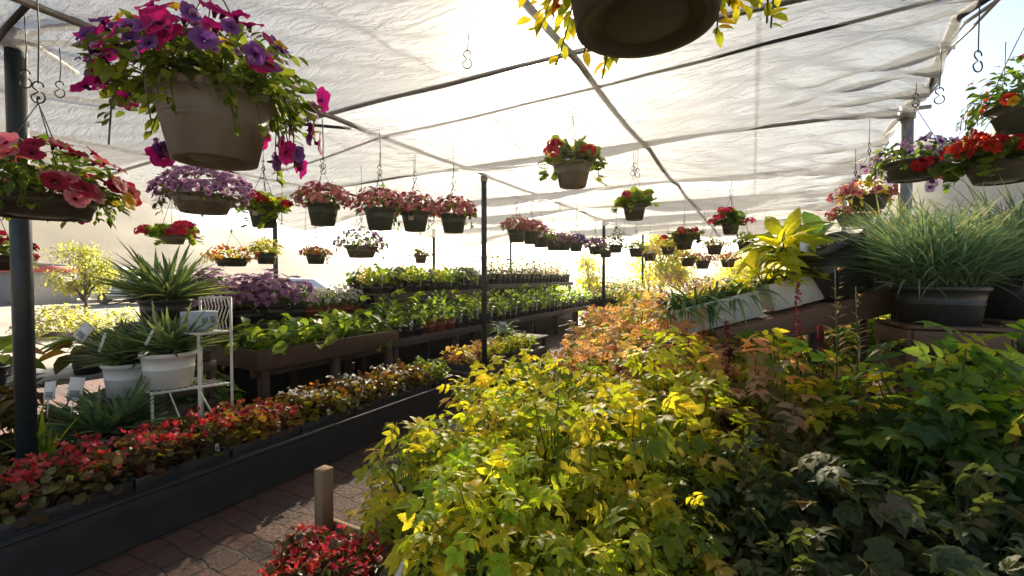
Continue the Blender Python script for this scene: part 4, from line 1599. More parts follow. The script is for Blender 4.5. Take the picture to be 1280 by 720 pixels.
# ================================================================== wooden tray bench with green plants
t = thing('raised_tray_bench', 'brown timber tray bench full of green seedlings behind the plant stand', 'bench', (-5.1, 3.95, 0))
mb = MB(); mb.box((0, 0, .60), (.98, 2.06, .03), None, 0, .003); mb.build('tray_floor', 'wood', t)
for s in (-1, 1):
    mb = MB(); mb.box((s * .50, 0, .70), (.03, 2.14, .22), None, 0, .004); mb.build('side_board', 'wood', t)
    mb = MB(); mb.box((0, s * 1.054, .70), (.968, .03, .216), None, 0, .004); mb.build('end_board', 'wood', t)
for sx in (-.42, .42):
    for sy in (-.95, .0, .95):
        mb = MB(); mb.box((sx, sy, .29), (.09, .09, .583), None, 0, .004); mb.build('leg', 'wood', t)
mb = MB(); mb.box((.36, 0, .535), (.04, 2.1, .09), None, 0, .003); mb.build('rail', 'wood', t)
mb = MB(); mb.box((-.47, 0, .29), (.008, 2.08, .56), None, 0, 0); mb.build('added_dark_back', 'blackfab', t)  # black sheet added to keep the space under the tray dark


def seedling(leafmat, seed):
    return small_pot_plant('green_seedling', 'seedling', leafmat, BROAD, 'blackpot', 22, .11, .16, .12, .055, .10, tags=False)


sd = Stock([seedling('bright', 1), seedling('green', 2), seedling('bright', 3)])
for b in range(10):
    for a in range(4):
        sd.place((-4.76 - a * .215 + rng.uniform(-.03, .03), 3.05 + b * .20 + rng.uniform(-.03, .03), .617), rng.uniform(0, 6), rng.uniform(1.25, 1.7),
                 f'leafy green seedling, {ordn(b)} along in row {["one", "two", "three", "four"][a]} of the brown tray', 'green seedlings in the brown timber tray')

# ================================================================== mid shelf: purple petunias and white flowers in terracotta pots
def plank_shelf(label, x0, x1, y0, y1, z, mat, fascia=.0, legs=4, name='plank_shelf', fmat=None):
    t = thing(name, label, 'shelf', ((x0 + x1) / 2, (y0 + y1) / 2, 0))
    w_, L = x1 - x0, y1 - y0
    n = 3
    for k in range(n):
        mb = MB(); mb.box((-w_ / 2 + (k + .5) * w_ / n, 0, z - .02), (w_ / n - .012, L, .038), None, 0, .003); mb.build('plank', mat, t)
    if fascia:
        mb = MB(); mb.box((w_ / 2 + .012, 0, z - fascia / 2 + .004), (.022, L + .02, fascia), None, 0, .003); mb.build('fascia', fmat or mat, t)
    mb = MB(); mb.box((-w_ / 2 + .012, 0, (z - .06) / 2), (.008, L - .02, z - .07), None, 0, 0); mb.build('added_dark_back', 'blackfab', t)  # added black sheet standing in for deep shade beneath the shelf
    for k in range(legs):
        for s in (-1, 1):
            y = -L / 2 + .1 + (L - .2) * k / (legs - 1)
            mb = MB(); mb.box((s * (w_ / 2 - .08), y, (z - .042) / 2), (.085, .085, z - .042), None, 0, .003); mb.build('leg', mat, t)
    return t


plank_shelf('dark shelf of lavender petunias and terracotta pots behind the brown tray', -6.35, -5.72, 2.7, 5.5, .98, 'darkwood', .09)
lav = Stock([small_pot_plant('lavender_petunia', 'p', 'green', OVALF, 'blackpot', 60, .19, .24, .06, .10, .13, 'lavender', 75, .034, tags=False) for _ in range(2)])
whi = Stock([small_pot_plant('white_petunia', 'p', 'green', OVALF, 'terra', 60, .13, .2, .055, .075, .12, 'white', 34, .03, tags=False) for _ in range(2)])
for b in range(8):
    for a in range(2):
        y = 2.82 + b * .20
        lav.place((-5.85 - a * .27, y + rng.uniform(-.03, .03), .981), rng.uniform(0, 6), rng.uniform(1.35, 1.8), f'bushy lavender petunia pot, {ordn(b)} in the {["front", "back"][a]} row of the dark shelf', 'lavender petunia pots on the dark shelf')
for b in range(6):
    for a in range(2):
        whi.place((-5.82 - a * .24, 4.42 + b * .18, .981), rng.uniform(0, 6), rng.uniform(1.2, 1.5), f'white petunia in a terracotta pot, {ordn(b)} in the {["front", "back"][a]} row past the lavender', 'white petunias in terracotta pots')

# ================================================================== upper shelf in two lengths
plank_shelf('long dark upper shelf with a deep fascia, holding black trays of mixed plants', -6.5, -5.6, 5.6, 9.1, 1.30, 'darkwood', .24, 4)
plank_shelf('weathered grey upper shelf running on past the tall slim post', -6.5, -5.6, 9.2, 15.0, 1.40, 'greywood', .12, 5)
kinds2 = Stock([small_pot_plant('shelf_plant', 'p', 'bright', OVALF, 'blackpot', 34, .10, .2, .075, .06, .11, tags=True), small_pot_plant('shelf_plant', 'p', 'yellowgreen', OVALF, 'blackpot', 34, .10, .17, .075, .06, .11, tags=False),
                small_pot_plant('shelf_plant', 'p', 'green', BROAD, 'blackpot', 26, .11, .22, .10, .06, .11, 'white', 14, .02, tags=True), small_pot_plant('shelf_plant', 'p', 'lime', OVALF, 'blackpot', 34, .10, .14, .07, .06, .11, tags=False)])
for b in range(13):
    for a in range(3):
        kinds2.place((-5.74 - a * .27, 5.74 + b * .255, 1.301), rng.uniform(-.2, .2), rng.uniform(1.4, 2.0), f'mixed green potted plant, {ordn(b)} in the {["front", "middle", "back"][a]} row of the dark upper shelf', 'potted plants on the dark upper shelf')
kinds3 = Stock([small_pot_plant('tall_shelf_plant', 'p', 'bronze', NARROW, 'blackpot', 50, .10, .34, .08, .07, .16, tags=True), small_pot_plant('tall_shelf_plant', 'p', 'green', OVAL, 'blackpot', 46, .10, .28, .06, .07, .16, tags=True),
                small_pot_plant('tall_shelf_plant', 'p', 'dark', NARROW, 'blackpot', 50, .10, .32, .08, .07, .16, 'pink', 12, .02, tags=True)])
for b in range(20):
    for a in range(2):
        kinds3.place((-5.76 - a * .32, 9.36 + b * .285, 1.401), rng.uniform(-.2, .2), rng.uniform(1.25, 1.75), f'tall tagged perennial, {ordn(b)} in the {["front", "back"][a]} row of the grey upper shelf', 'tall tagged perennials on the grey upper shelf')
for k, (x, y, d, lab) in enumerate([(587, 343, 10.2, 'cluster of three white price cards at the join of the upper shelves'), (592, 347, 10.3, 'lower white price card at the join of the upper shelves')]):
    card(at_d(x, y, d), .6, (0, 0), lab, .18, .16)

# ================================================================== lower tier in front of the upper shelf
plank_shelf('low dark plank bench crowded with tagged black pots, running to the far end', -5.45, -4.62, 4.95, 14.6, .66, 'darkwood', .12, 7)
low = Stock([small_pot_plant('bedding_plant', 'p', 'bright', OVALF, 'blackpot', 34, .09, .2, .075, .06, .13, tags=True), small_pot_plant('bedding_plant', 'p', 'green', OVAL, 'blackpot', 40, .09, .2, .055, .06, .13, tags=True),
             small_pot_plant('bedding_plant', 'p', 'bright', BROAD, 'blackpot', 24, .10, .22, .10, .06, .13, tags=True), small_pot_plant('bedding_plant', 'p', 'green', NARROW, 'blackpot', 50, .09, .2, .07, .06, .13, tags=True)])
terr = Stock([small_pot_plant('bedding_plant', 'p', 'bright', OVALF, 'terra', 34, .09, .2, .075, .07, .14, tags=True)])
for b in range(35):
    y = 5.10 + b * .27
    for a in range(3):
        st = terr if (a == 0 and b in (3, 4, 5)) else low
        st.place((-4.73 - a * .26, y, .661), rng.uniform(-.2, .2), rng.uniform(1.25, 1.6) + (.25 * a),
                 (f'green bedding plant in a terracotta pot, {ordn(b - 3)} of three on the low plank bench' if st is terr else f'tagged green bedding plant, {ordn(b)} in the {["front", "middle", "back"][a]} row of the low plank bench'), 'tagged bedding plants on the low plank bench')
# striped strappy plant standing out at the front
t = thing('striped_spider_plant', 'pale striped strappy plant standing out before the tagged black pots', 'plant', at_d(632, 424, 8.0))
link('pot', pot_mesh('pot', .14, .11, .12, 'blackpot'), t)
mb = MB(); grassy_tuft(mb, 40, .42, (0, 0, .11), .05, BLADE_STRAP, .35, tint=(.6, 1)); mb.build('foliage', 'strap', t)
for q in range(3):
    g = link('plant_tag', shared(('tag', .022, .085), lambda: None), t)
    g.location = (.05 * q - .05, -.1, .12); g.scale = (2, 2, 2.2)
zt = t.location.z
table('plant_table', 'narrow dark bench end carrying the striped strappy plant', (t.location.x, t.location.y + .3), (.9, 1.2), zt - .001, 'darkwood')

# ================================================================== near tables and the mass of perennials
t = thing('narrow_bench', 'narrow timber bench with tan posts under the yellow green perennials', 'bench', (-2.04, 4.2, 0))
for k in (1, 2):
    mb = MB(); mb.box(((k - 1) * .17, .16, .385), (.155, 4.4, .035), None, 0, .003); mb.build('plank', 'darkwood', t)
for y in (-2.3, 0, 2.25):
    for s in (-1, 1):
        mb = MB(); mb.box((s * .232, y - (.075 if y < -2 else 0), .22 if y < -2 else .2), (.078, .078, .44 if y < -2 else .395), None, 0, .003); mb.build('leg', 'woodpost', t)
mb = MB(); mb.box((0, -2.31, .06), (.6, .03, .07), None, 0, .003); mb.build('cross_rail', 'woodpost', t)
t = thing('display_table', 'wide dark table lost under the mass of perennials', 'table', (-.02, 4.0, 0))
for k in range(7):
    mb = MB(); mb.box((-1.05 + k * .40, 0, .42), (.38, 5.9, .035), None, 0, .003); mb.build('plank', 'darkwood', t)
for sx in (-1.1, 0, 1.4):
    for sy in (-2.85, 0, 2.85):
        mb = MB(); mb.box((sx, sy, .2), (.09, .09, .4), None, 0, .003); mb.build('leg', 'darkwood', t)

zone = {
    'yellow': Stock([compound_plant('yellow_green_perennial', 'p', 'yellowgreen', 165, .25, .36, .126, lo=-.45, accent=None if i else 'lime') for i in range(3)]),
    'rust': Stock([compound_plant('rusty_astilbe', 'p', 'bronze', 155, .23, .35, .118, stem='redstem', accent='rust') for i in range(3)]),
    'olive': Stock([compound_plant('bronze_astilbe', 'p', 'bronze', 155, .24, .34, .118, stem='redstem', accent=None if i else 'yellowgreen') for i in range(3)]),
    'green': Stock([compound_plant('green_perennial', 'p', 'green' if i == 1 else 'bright', 135, .24, .34, .118) for i in range(3)]),
    'dark': Stock([compound_plant('dark_leafed_perennial', 'p', 'dark', 120, .23, .28, .105, tpl=LOBED if i else None) for i in range(2)]),
}
zlab = {'yellow': 'yellow green perennial', 'rust': 'rust tipped astilbe', 'olive': 'olive bronze astilbe', 'green': 'fresh green perennial', 'dark': 'dark lobed perennial'}


def pick_zone(x, y):
    e = rng.normal() * .22
    px_r = x / max(y, .3)
    if x + e * .4 > -.10 and y + e * .6 < 2.2:
        return 'dark' if rng.random() < .62 else ('olive' if rng.random() < .6 else 'green')
    if px_r + e * .3 > .15 and y < 4.6:
        return 'green'
    if x + e < -.42 + .1 * (2.6 - y) and y + e < 2.75:
        return 'yellow'
    if y + e < 1.75 and x < 0:
        return 'yellow'
    if rng.random() < (.45 if y < 4 else .3):
        return 'rust'
    if rng.random() < .16:
        return 'yellow'
    return 'olive'


def proj(q):
    v = np.asarray(q, float) - CAM
    d = v @ CF
    return 640 + F_PX * (v @ CR) / d, 360 - F_PX * (v @ CU) / d, d


for iy in range(19):
    y = 1.12 + iy * .325
    for ix in range(12):
        x = -2.06 + ix * .335 + (.17 if iy % 2 else 0)
        xx, yy_ = x + rng.uniform(-.05, .05), y + rng.uniform(-.05, .05)
        px, py, d = proj((xx, yy_, .92))
        # the open aisle on the west side and the tilted rack to the east bound the mass
        if x < -2.12 or px - .20 * F_PX / d < np.interp(py, [385, 416, 440, 455, 475, 545, 600, 720], [772, 715, 690, 672, 590, 444, 412, 384]):
            continue
        if x > 1.75 or (abs(x - .06) < .2 and y < 1.3):
            continue
        if y > 2.62 and x > .1 and px > 850 and 2.62 + (.5 - x) * .5 < y < 4.15:
            continue
        z_ = pick_zone(xx, yy_)
        s = rng.uniform(.9, 1.15) * (.95 if y < 1.6 else 1.08 if y < 3 else 1.15)
        zz = .439
        if 790 < px < 1020 and y > 2.15:
            s *= 1.18
        if z_ == 'dark':
            s *= 1.0
        if z_ == 'green':
            s *= 1.46 if y > 2.1 and x > .3 else 1.05 if y < 2.1 else 1.25
        zone[z_].place((xx, yy_, zz), rng.uniform(0, 6), s, f'{zlab[z_]}, {ordn(ix)} in from the aisle, {ordn(iy)} row from the front', 'perennials massed on the near tables')
# a black pot left empty in the dark corner, and a pale tray corner
t = thing('empty_pot', 'empty black pot in the dark gap among the near perennials', 'pot', at_z(885, 700, .44))
link('shell', pot_mesh('pot', .15, .12, .22, 'blackpot', soil=False), t)
t = thing('plastic_tub', 'pale rimmed green tub under the yellow green leaves', 'tub', at_d(575, 762, 1.62), .45)
mb = MB()
mb.lathe([(.15, 0), (.19, .16), (.205, .165), (.205, .175), (.185, .172), (.15, .02), (0, .02)], 40, 0, sq=6)
mb.build('tub_body', 'greenpot', t)
mb = MB(); mb.lathe([(.187, .1735), (.207, .1735), (.209, .18), (.187, .182), (.187, .1735)], 40, 0, sq=6, caps=False); mb.build('rim', 'whitepot', t)
table('low_stool', 'low dark stool carrying the pale rimmed tub', (t.location.x, t.location.y), (.5, .5), t.location.z - .001, 'darkwood')

# red begonias low down on the bricks
o = link('plant_tray', tray_long)
o.location = (-1.80, 1.40, .07)
o.rotation_euler = (0, 0, .5)
tag(o, 'black tray of red begonias low over the bricks beside the tan post', 'tray')
t = thing('low_plank', 'low timber plank on blocks carrying the red begonias', 'plank', (-1.74, 1.42, 0), .5)
mb = MB(); mb.box((0, 0, .05), (.72, .85, .035), None, 0, .003); mb.build('board', 'woodpost', t)
for s in (-.3, .3):
    mb = MB(); mb.box((0, s, .015), (.6, .12, .03), None, 0, .003); mb.build('block', 'darkwood', t)
st = Stock([begonia('begonia', 'redbeg', 11, i) for i in range(3)])
for a in range(4):
    for b in range(4):
        ox, oy = -.18 + a * .12, -.19 + b * .125
        c_, s_ = math.cos(.5), math.sin(.5)
        st.place((-1.80 + c_ * ox - s_ * oy, 1.40 + s_ * ox + c_ * oy, .115), rng.uniform(0, 6), rng.uniform(.85, 1.1), f'red begonia, {ordn(a)} row, {ordn(b)} place in the low tray by the tan post', 'red begonias in the low tray')
o = compound_plant('green_perennial', 'low green leafy plant in the shade between the two tan posts', 'green', 40, .2, .22, .12)()
o.location = (-1.95, 2.05, .02)

# ================================================================== tilted planter display on the open side
RT = CR * [1, 1, 0]
FW = np.array([-math.sin(YAW), math.cos(YAW), 0])


def tilted(a):
    """axes: x along the picture's right and rising by a, y away, z up-ish"""
    x = RT * math.cos(a) + np.array([0, 0, 1]) * math.sin(a)
    z = np.cross(x, FW)
    return np.stack([x, FW, z], 1)


DD = 2.8
A1 = math.radians(14)
R1 = tilted(A1)


def set_rot(o, R):
    o.rotation_euler = Matrix(R.tolist()).to_euler()


def planter(label, px, py, L, h, d):
    """px, py: lower near corner on the low side"""
    t = thing('window_box', label, 'planter', at_d(px, py, d), group='white planter boxes on the tilted rack')
    set_rot(t, R1)
    mb = MB()
    th = .008
    D = .22
    mb.box((L / 2, th / 2, h / 2), (L, th, h), None, 0, .003)
    mb.box((L / 2, D - th / 2, h / 2), (L, th, h), None, 0, .003)
    for x in (th / 2, L - th / 2):
        mb.box((x, D / 2, h / 2), (th, D - 2.1 * th, h), None, 0, .002)
    mb.box((L / 2, D / 2, .008), (L - 2.1 * th, D - 2.1 * th, .01), None, 0, 0)
    mb.build('box', 'whitebox', t)
    mb = MB()
    mb.box((L / 2, D / 2, h - .025), (L - 2.2 * th, D - 2.2 * th, .02), None, 0, 0)
    mb.build('soil', 'soil', t)
    return t, L, D, h


t, L, D, h = planter('longer white planter box of strappy green leaves on the tilted rack', 852, 420, .53, .165, DD)
mb = MB()
for k in range(15):
    grassy_tuft(mb, 20, .29, (L * (k + .5) / 15, D / 2 + rng.uniform(-.04, .04), h - .02), .03, BLADE_STRAP, .15)
mb.build('foliage', 'strap', t)
t, L, D, h = planter('shorter white planter box of lime leaves against the toppled black pot', 969, 389, .38, .17, DD)
mb = MB()
for k in range(5):
    broad_leaves(mb, 16, .24, np.array([L * (k + .3) / 5, D / 2, h - .02]), NARROW if k % 2 else OVALF, .1, 0, (.2, 1), .6)
mb.build('foliage', ['lime', 'stem'], t)
# rack
c0 = at_d(848, 422, DD) + R1 @ np.array([.41, -.01, -.004])
t = thing('tilted_rack', 'stained timber rack tilted under the white planters and black pots', 'rack', c0)
set_rot(t, R1)
mb = MB(); mb.box((.42, -.02, -.085), (1.22, .03, .15), None, 0, .004); mb.build('front_board', 'board', t)
mb = MB(); mb.box((.42, .26, -.085), (1.22, .03, .15), None, 0, .004); mb.build('back_board', 'board', t)
mb = MB()
for k in range(8):
    mb.box((-.12 + k * .155, .12, -.016), (.14, .25, .02), None, 0, .002)
mb.build('slat', 'board', t)
for x in (-.1, .95):
    for y in (-.005, .245):
        top = c0 + R1 @ np.array([x, y, -.08])
        mb = MB()
        # legs stay upright although the rack is tilted
        b0 = R1.T @ (np.array([top[0], top[1], .44]) - c0)
        mb.tube([R1.T @ (top - c0), b0], .022, 6)
        mb.build('leg', 'darkwood', t)

# toppled black pot of lime hosta
A2 = math.radians(25)
R2 = tilted(A2)
t = thing('potted_hosta', 'big black nursery pot leaning over with a lime hosta', 'plant', at_d(848, 422, DD) + R1 @ np.array([1.10, .06, .02]))
set_rot(t, R2)
link('pot', pot_mesh('pot', .19, .15, .34, 'blackpot', 32, sq=4), t)
mb = MB()
broad_leaves(mb, 38, .32, np.array([-.16, .10, .33]), HOSTA, .3, 0, (.1, 1), .45)
broad_leaves(mb, 24, .27, np.array([-.24, .02, .33]), NARROW, .0, 0, (.4, 1), .6)
mb.build('foliage', ['lime', 'stem'], t)
g = tag_mesh(.055, .11, True).build('plant_tag', 'tag', t, False)
g.location = (-.16, -.14, .36)
g.rotation_euler = (.2, -1.0, .3)
t = thing('potted_hosta', 'cream edged striped hosta arching behind the toppled pot', 'plant', at_d(1015, 352, 3.3))
link('pot', pot_mesh('pot', .14, .11, .22, 'blackpot'), t)
mb = MB()
broad_leaves(mb, 34, .30, np.array([0, 0, .21]), BROAD, .1, 0, (.5, 1), .5)
mb.build('foliage', ['strap', 'stem'], t)
zt = at_d(1015, 352, 3.3)
table('plant_table', 'dark side table carrying the cream edged hosta and the big ornamental grasses', (zt[0] + .45, zt[1] + .2), (1.5, .7), zt[2] - .001, 'darkwood', rz=YAW)

# ornamental grasses in black pots
for (x, y, d, pr, ph, n, L, lab) in [(1172, 404, 2.5, .20, .21, 1300, .58, 'blue green ornamental grass in a wide black pot beside the toppled pot'),
                                     (1280, 398, 2.6, .22, .24, 1200, .62, 'blue green ornamental grass cut off by the picture edge'),
                                     (1110, 345, 3.4, .16, .2, 600, .5, 'tan tipped ornamental grass behind the toppled pot')]:
    q = at_d(x, y, d)
    if d > 3:
        q[2] = zt[2]
    t = thing('ornamental_grass', lab, 'grass plant', q, 0, 'ornamental grasses in black pots')
    link('pot', pot_mesh('pot', pr, pr * .85, ph, 'blackpot', 36), t)
    mb = MB()
    grassy_tuft(mb, n, L, (0, 0, ph - .02), pr * .7, BLADE_REED, .62, 0, (0, .88))
    grassy_tuft(mb, n // 6, L * .9, (0, 0, ph - .02), pr * .6, BLADE_ARCH, .6, 0, (.2, .8))
    grassy_tuft(mb, n // 7, L * 1.1, (0, 0, ph - .02), pr * .5, BLADE_REED, .8, 0, (.85, 1))
    mb.build('foliage', 'grass', t)
    if d < 2.9:
        on_floor_step('stained crate under the ' + ('wide black grass pot' if x < 1200 else 'grass pot at the picture edge'), (q[0], q[1]), (.42, .42, q[2] - .001), 'board')
q = at_d(1110, 345, 3.0)

# flower spikes standing out of the mass
def spike(px, py, z0, d, label, red=True):
    top = at_d(px, py, d)
    b = np.array([top[0] + .01, top[1], z0])
    t = thing('flower_spike' if red else 'seed_stalk', label, 'flower stalk', b)
    H = top[2] - z0
    mb = MB(); mb.tube([(0, 0, 0), (.004, 0, H * .5), (-.01, 0, H)], [.0035, .003, .0015], 6); mb.build('stem', 'redstem' if red else 'stem', t)
    mb = MB()
    n = 150 if red else 60
    zz = rng.uniform(.45 if red else .3, 1, n) * H
    rr = (.004 + .03 * (1 - zz / H) ** .7) if red else (.01 + .06 * (1 - zz / H))
    a = rng.uniform(0, 2 * PI, n)
    p = np.stack([rr * np.cos(a), rr * np.sin(a), zz], 1)
    if red:
        mb.scatter(FLORET, p, facing(rng.normal(size=(n, 3))), rng.uniform(.005, .0095, n), rng.uniform(0, .6, n))
        mb.build('blossom', 'crimson', t)
    else:
        d_ = np.stack([np.cos(a), np.sin(a), np.full(n, .9)], 1)
        mb.scatter(NARROW, p * [.3, .3, 1], frames(d_), .10 * (1.2 - zz / H), rng.uniform(0, 1, n))
        mb.build('foliage', 'bronze', t)
    return t


spike(995, 352, .75, 2.2, 'tall dark red astilbe spike in front of the white planters')
spike(906, 398, .75, 2.3, 'small dark red astilbe spike left of the tall one')
spike(1022, 408, .75, 2.1, 'short dark seed head at the foot of the rack')
spike(1044, 335, .72, 2.0, 'tall pale seed stalk rising before the toppled black pot', False)
spike(1070, 358, .72, 2.0, 'shorter pale seed stalk beside the tall one', False)
yl = Stock([compound_plant('golden_perennial', 'p', 'yellowgreen', 30, .13, .36, .13, stem='redstem', accent='lime', pr=.08, ph=.14)])
for (x, y, d, lab) in [(1160, 470, 1.9, 'yellow tipped perennial with orange stems before the black grass pot'), (1262, 465, 1.8, 'yellow tipped perennial with orange stems at the picture edge'), (1215, 455, 2.1, 'yellow tipped perennial between two others before the grass pots'), (1105, 470, 2.1, 'yellow tipped perennial under the toppled black pot'), (1240, 500, 1.6, 'yellow tipped perennial nearest the camera on the open side')]:
    q = at_d(x, y, d)
    yl.place((q[0], q[1], .44), rng.uniform(0, 6), 1.45, lab, 'yellow tipped perennials')
t = thing('broad_leafed_plant', 'single big sunlit yellow leaf arching over the astilbes', 'plant', at_d(800, 400, 3.6))
link('pot', pot_mesh('pot', .1, .08, .14, 'blackpot'), t)
t.location.z = .44
mb = MB()
zz = at_d(800, 388, 3.6)[2] - .44
mb.tube([(0, 0, .13), (0, 0, zz * .6), (.02, 0, zz)], .005, 6, 1)
for a in (0, 2.4, 4.0):
    d_ = np.array([[math.cos(a + YAW), math.sin(a + YAW), .12]])
    mb.scatter(BROAD, np.array([[.0, 0, zz - (.0 if a == 0 else .05)]]), frames(d_), np.array([.24 if a == 0 else .16]), np.array([1.]))
mb.build('foliage', ['lime', 'stem'], t)

# ================================================================== far end under the tarp
def bushy(name, label, cat, pos, rx, h, n, size, leafmat, tpl=OVALF, potmat='blackpot', pr=.15, ph=.2, lo=-.1, group=None):
    t = thing(name, label, cat, pos, rng.uniform(0, 6), group)
    if pr:
        link('pot', pot_mesh('pot', pr, pr * .8, ph, potmat), t)
    mb = MB()
    ends = dome(mb, tpl, n, rx, h, size, ph + .03, 0, lo, .35, .5, (0, 1), wild=.45)
    stems(mb, ends[:12], (0, 0, ph - .02), .006, 1, 5)
    mb.build('foliage', [leafmat, 'woodstem'], t)
    return t


table('plant_table', 'far low bench of purple and yellow bushes before the tarp end', (-.6, 11.0), (3.6, 1.1), .80, 'greywood', nleg=2)
table('plant_table', 'far bench of lime bedding plants behind the astilbes', (-1.3, 8.6), (2.0, .9), .95, 'greywood')
bushy('purple_bush', 'wide dusky purple bush on the far bench', 'shrub', (-1.45, 11.0, .80), .66, .75, 700, .10, 'purplebush', NARROW)
bushy('red_bush', 'small rust red bush left of the dusky purple one', 'shrub', (-2.15, 11.0, .80), .3, .6, 300, .07, 'rust', NARROW)
for k, (x, y, lab) in enumerate([(-.75, 11.1, 'straw yellow ornamental grass beside the purple bush'), (-.2, 11.0, 'straw yellow ornamental grass in the middle of the far bench'), (.35, 11.1, 'straw yellow ornamental grass nearest the lime hosta'), (.8, 10.8, 'straw yellow ornamental grass behind the lime hosta')]):
    t = thing('yellow_grass', lab, 'grass plant', (x, y, .80), 0, 'straw yellow grasses on the far bench')
    link('pot', pot_mesh('pot', .16, .13, .2, 'blackpot'), t)
    mb = MB(); grassy_tuft(mb, 380, .95, (0, 0, .18), .10, BLADE_ARCH, .5); mb.build('foliage', 'straw', t)
lm = Stock([small_pot_plant('bedding_plant', 'p', 'lime', OVALF, 'blackpot', 34, .10, .16, .07, .065, .13, tags=True), small_pot_plant('bedding_plant', 'p', 'yellowgreen', OVALF, 'blackpot', 34, .10, .2, .07, .065, .13, tags=True)])
for a in range(4):
    for b in range(9):
        lm.place((-2.15 + b * .215, 8.28 + a * .21, .951), rng.uniform(-.3, .3), rng.uniform(.9, 1.2), f'tagged lime bedding plant, {ordn(b)} across, {ordn(a)} row back on the far bench', 'lime bedding plants on the far bench')
table('plant_table', 'far bench of bronze heucheras beyond the near tables', (-1.6, 7.55), (1.8, .8), .45, 'darkwood')
ok_ = zone['rust']
for b in range(6):
    for a in range(2):
        zone['rust' if (a + b) % 2 else 'olive'].place((-2.3 + b * .30, 7.35 + a * .34, .451), rng.uniform(0, 6), rng.uniform(.9, 1.05), f'bronze astilbe, {ordn(b)} in the {["front", "back"][a]} row beyond the near tables', 'perennials on the bench beyond the near tables')
table('plant_table', 'bench of dark evergreen pots between the far bench and the low plank bench', (-3.0, 12.4), (1.3, 3.6), .85, 'darkwood')
dk = Stock([small_pot_plant('tall_shelf_plant', 'p', 'green', OVAL, 'blackpot', 70, .17, .5, .075, .10, .2, tags=True), small_pot_plant('tall_shelf_plant', 'p', 'bronze', NARROW, 'blackpot', 80, .17, .55, .09, .10, .2, tags=True)])
for a in range(4):
    for b in range(10):
        dk.place((-3.48 + a * .31, 10.8 + b * .35, .851), rng.uniform(-.3, .3), rng.uniform(.85, 1.15), f'bushy evergreen in a black pot, {ordn(b)} along, {ordn(a)} across the distant bench', 'bushy pots on the distant bench')

# ================================================================== beyond the tarp
def tree(name, label, pos, h, rx, rz_, leafmat, n, size, trunk_r=.07, trunk_f=.35, tpl=OVALF, group=None, gap=.0):
    t = thing(name, label, 'tree', pos, rng.uniform(0, 6), group)
    mb = MB()
    mb.tube([(0, 0, 0), (.03, .02, h * trunk_f), (.05, -.02, h * .62), (0, .02, h * .88)], [trunk_r, trunk_r * .8, trunk_r * .5, trunk_r * .2], 9)
    clumps = []
    for k in range(15):
        a = rng.uniform(0, 2 * PI)
        zz = rng.uniform(trunk_f, .92) * h
        f = math.sin(PI * min(1, max(.12, (zz / h - trunk_f + .12) / (1.12 - trunk_f)))) ** .7
        e = np.array([rx * f * rng.uniform(.5, 1) * math.cos(a), rx * f * rng.uniform(.5, 1) * math.sin(a), zz + .1 * h])
        b = np.array([.03, 0, zz * .75])
        mb.tube([b, (b + e) / 2 + [0, 0, .04 * h], e], [trunk_r * .4, trunk_r * .25, trunk_r * .08], 5)
        clumps.append(e)
    clumps.append(np.array([0, 0, h * .93]))
    mb.build('trunk', 'bark', t)
    mb = MB()
    for e in clumps:
        k = int(n / len(clumps) * rng.uniform(.6, 1.4))
        c = rx * rng.uniform(.28, .45)
        p = e + rng.normal(size=(k, 3)) * np.array([c, c, c * .8]) * .62
        d = rng.normal(size=(k, 3)) + (p - e) / c
        mb.scatter(tpl, p, frames(d), size * rng.uniform(.6, 1.3, k), rng.uniform(0, 1, k))
    mb.build('crown', leafmat, t)
    return t


def fl(px, d):
    q = at_d(px, 345, d)
    return (q[0], q[1], 0)


tree('yellow_tree', 'small bright yellow leafed tree beyond the near post', fl(108, 13.5), 2.45, .72, .9, 'yellowtree', 3600, .10, .05, .3)
bushy('yellow_shrub', 'yellow shrub under the small yellow tree', 'shrub', fl(75, 12.0), 1.0, .85, 1900, .10, 'yellowtree', pr=0, ph=0)
bushy('yellow_shrub', 'yellow green shrub between the small tree and the yuccas', 'shrub', fl(150, 12.5), .8, .75, 700, .10, 'yellowtree', pr=0, ph=0)
tree('green_tree', 'bright airy green tree beyond the far end of the tarp', fl(825, 21), 3.3, 1.3, 1, 'lime', 5200, .17, .07, .2)
tree('green_tree', 'yellow green sapling beyond the far post', fl(735, 22), 2.5, .8, 1, 'yellowgreen', 2600, .15, .06, .25)
tree('green_tree', 'round yellow green tree beyond the straw grasses', fl(945, 23), 2.6, 1.3, 1, 'yellowgreen', 4200, .17, .07, .2)
for k, (x, d, r_, h_, lmn, lab) in enumerate([(680, 19, 1.4, 1.2, 'lime', 'lime shrub row beyond the far purple baskets'), (770, 19, 1.3, 1.0, 'yellowtree', 'yellow shrub beyond the far post'), (890, 18, 1.2, 1.3, 'yellowtree', 'yellow shrub glowing beyond the purple bush'), (985, 18.5, 1.3, 1.5, 'yellowgreen', 'yellow green shrub behind the lime hosta'),
                                              (520, 22, 1.2, .9, 'yellowgreen', 'distant shrub low in the bright gap')]):
    bushy('outdoor_shrub', lab, 'shrub', fl(x, d), r_ * 1.15, h_ * 1.3, 2600, .15, lmn, pr=0, ph=0, group='shrubs beyond the tarp')

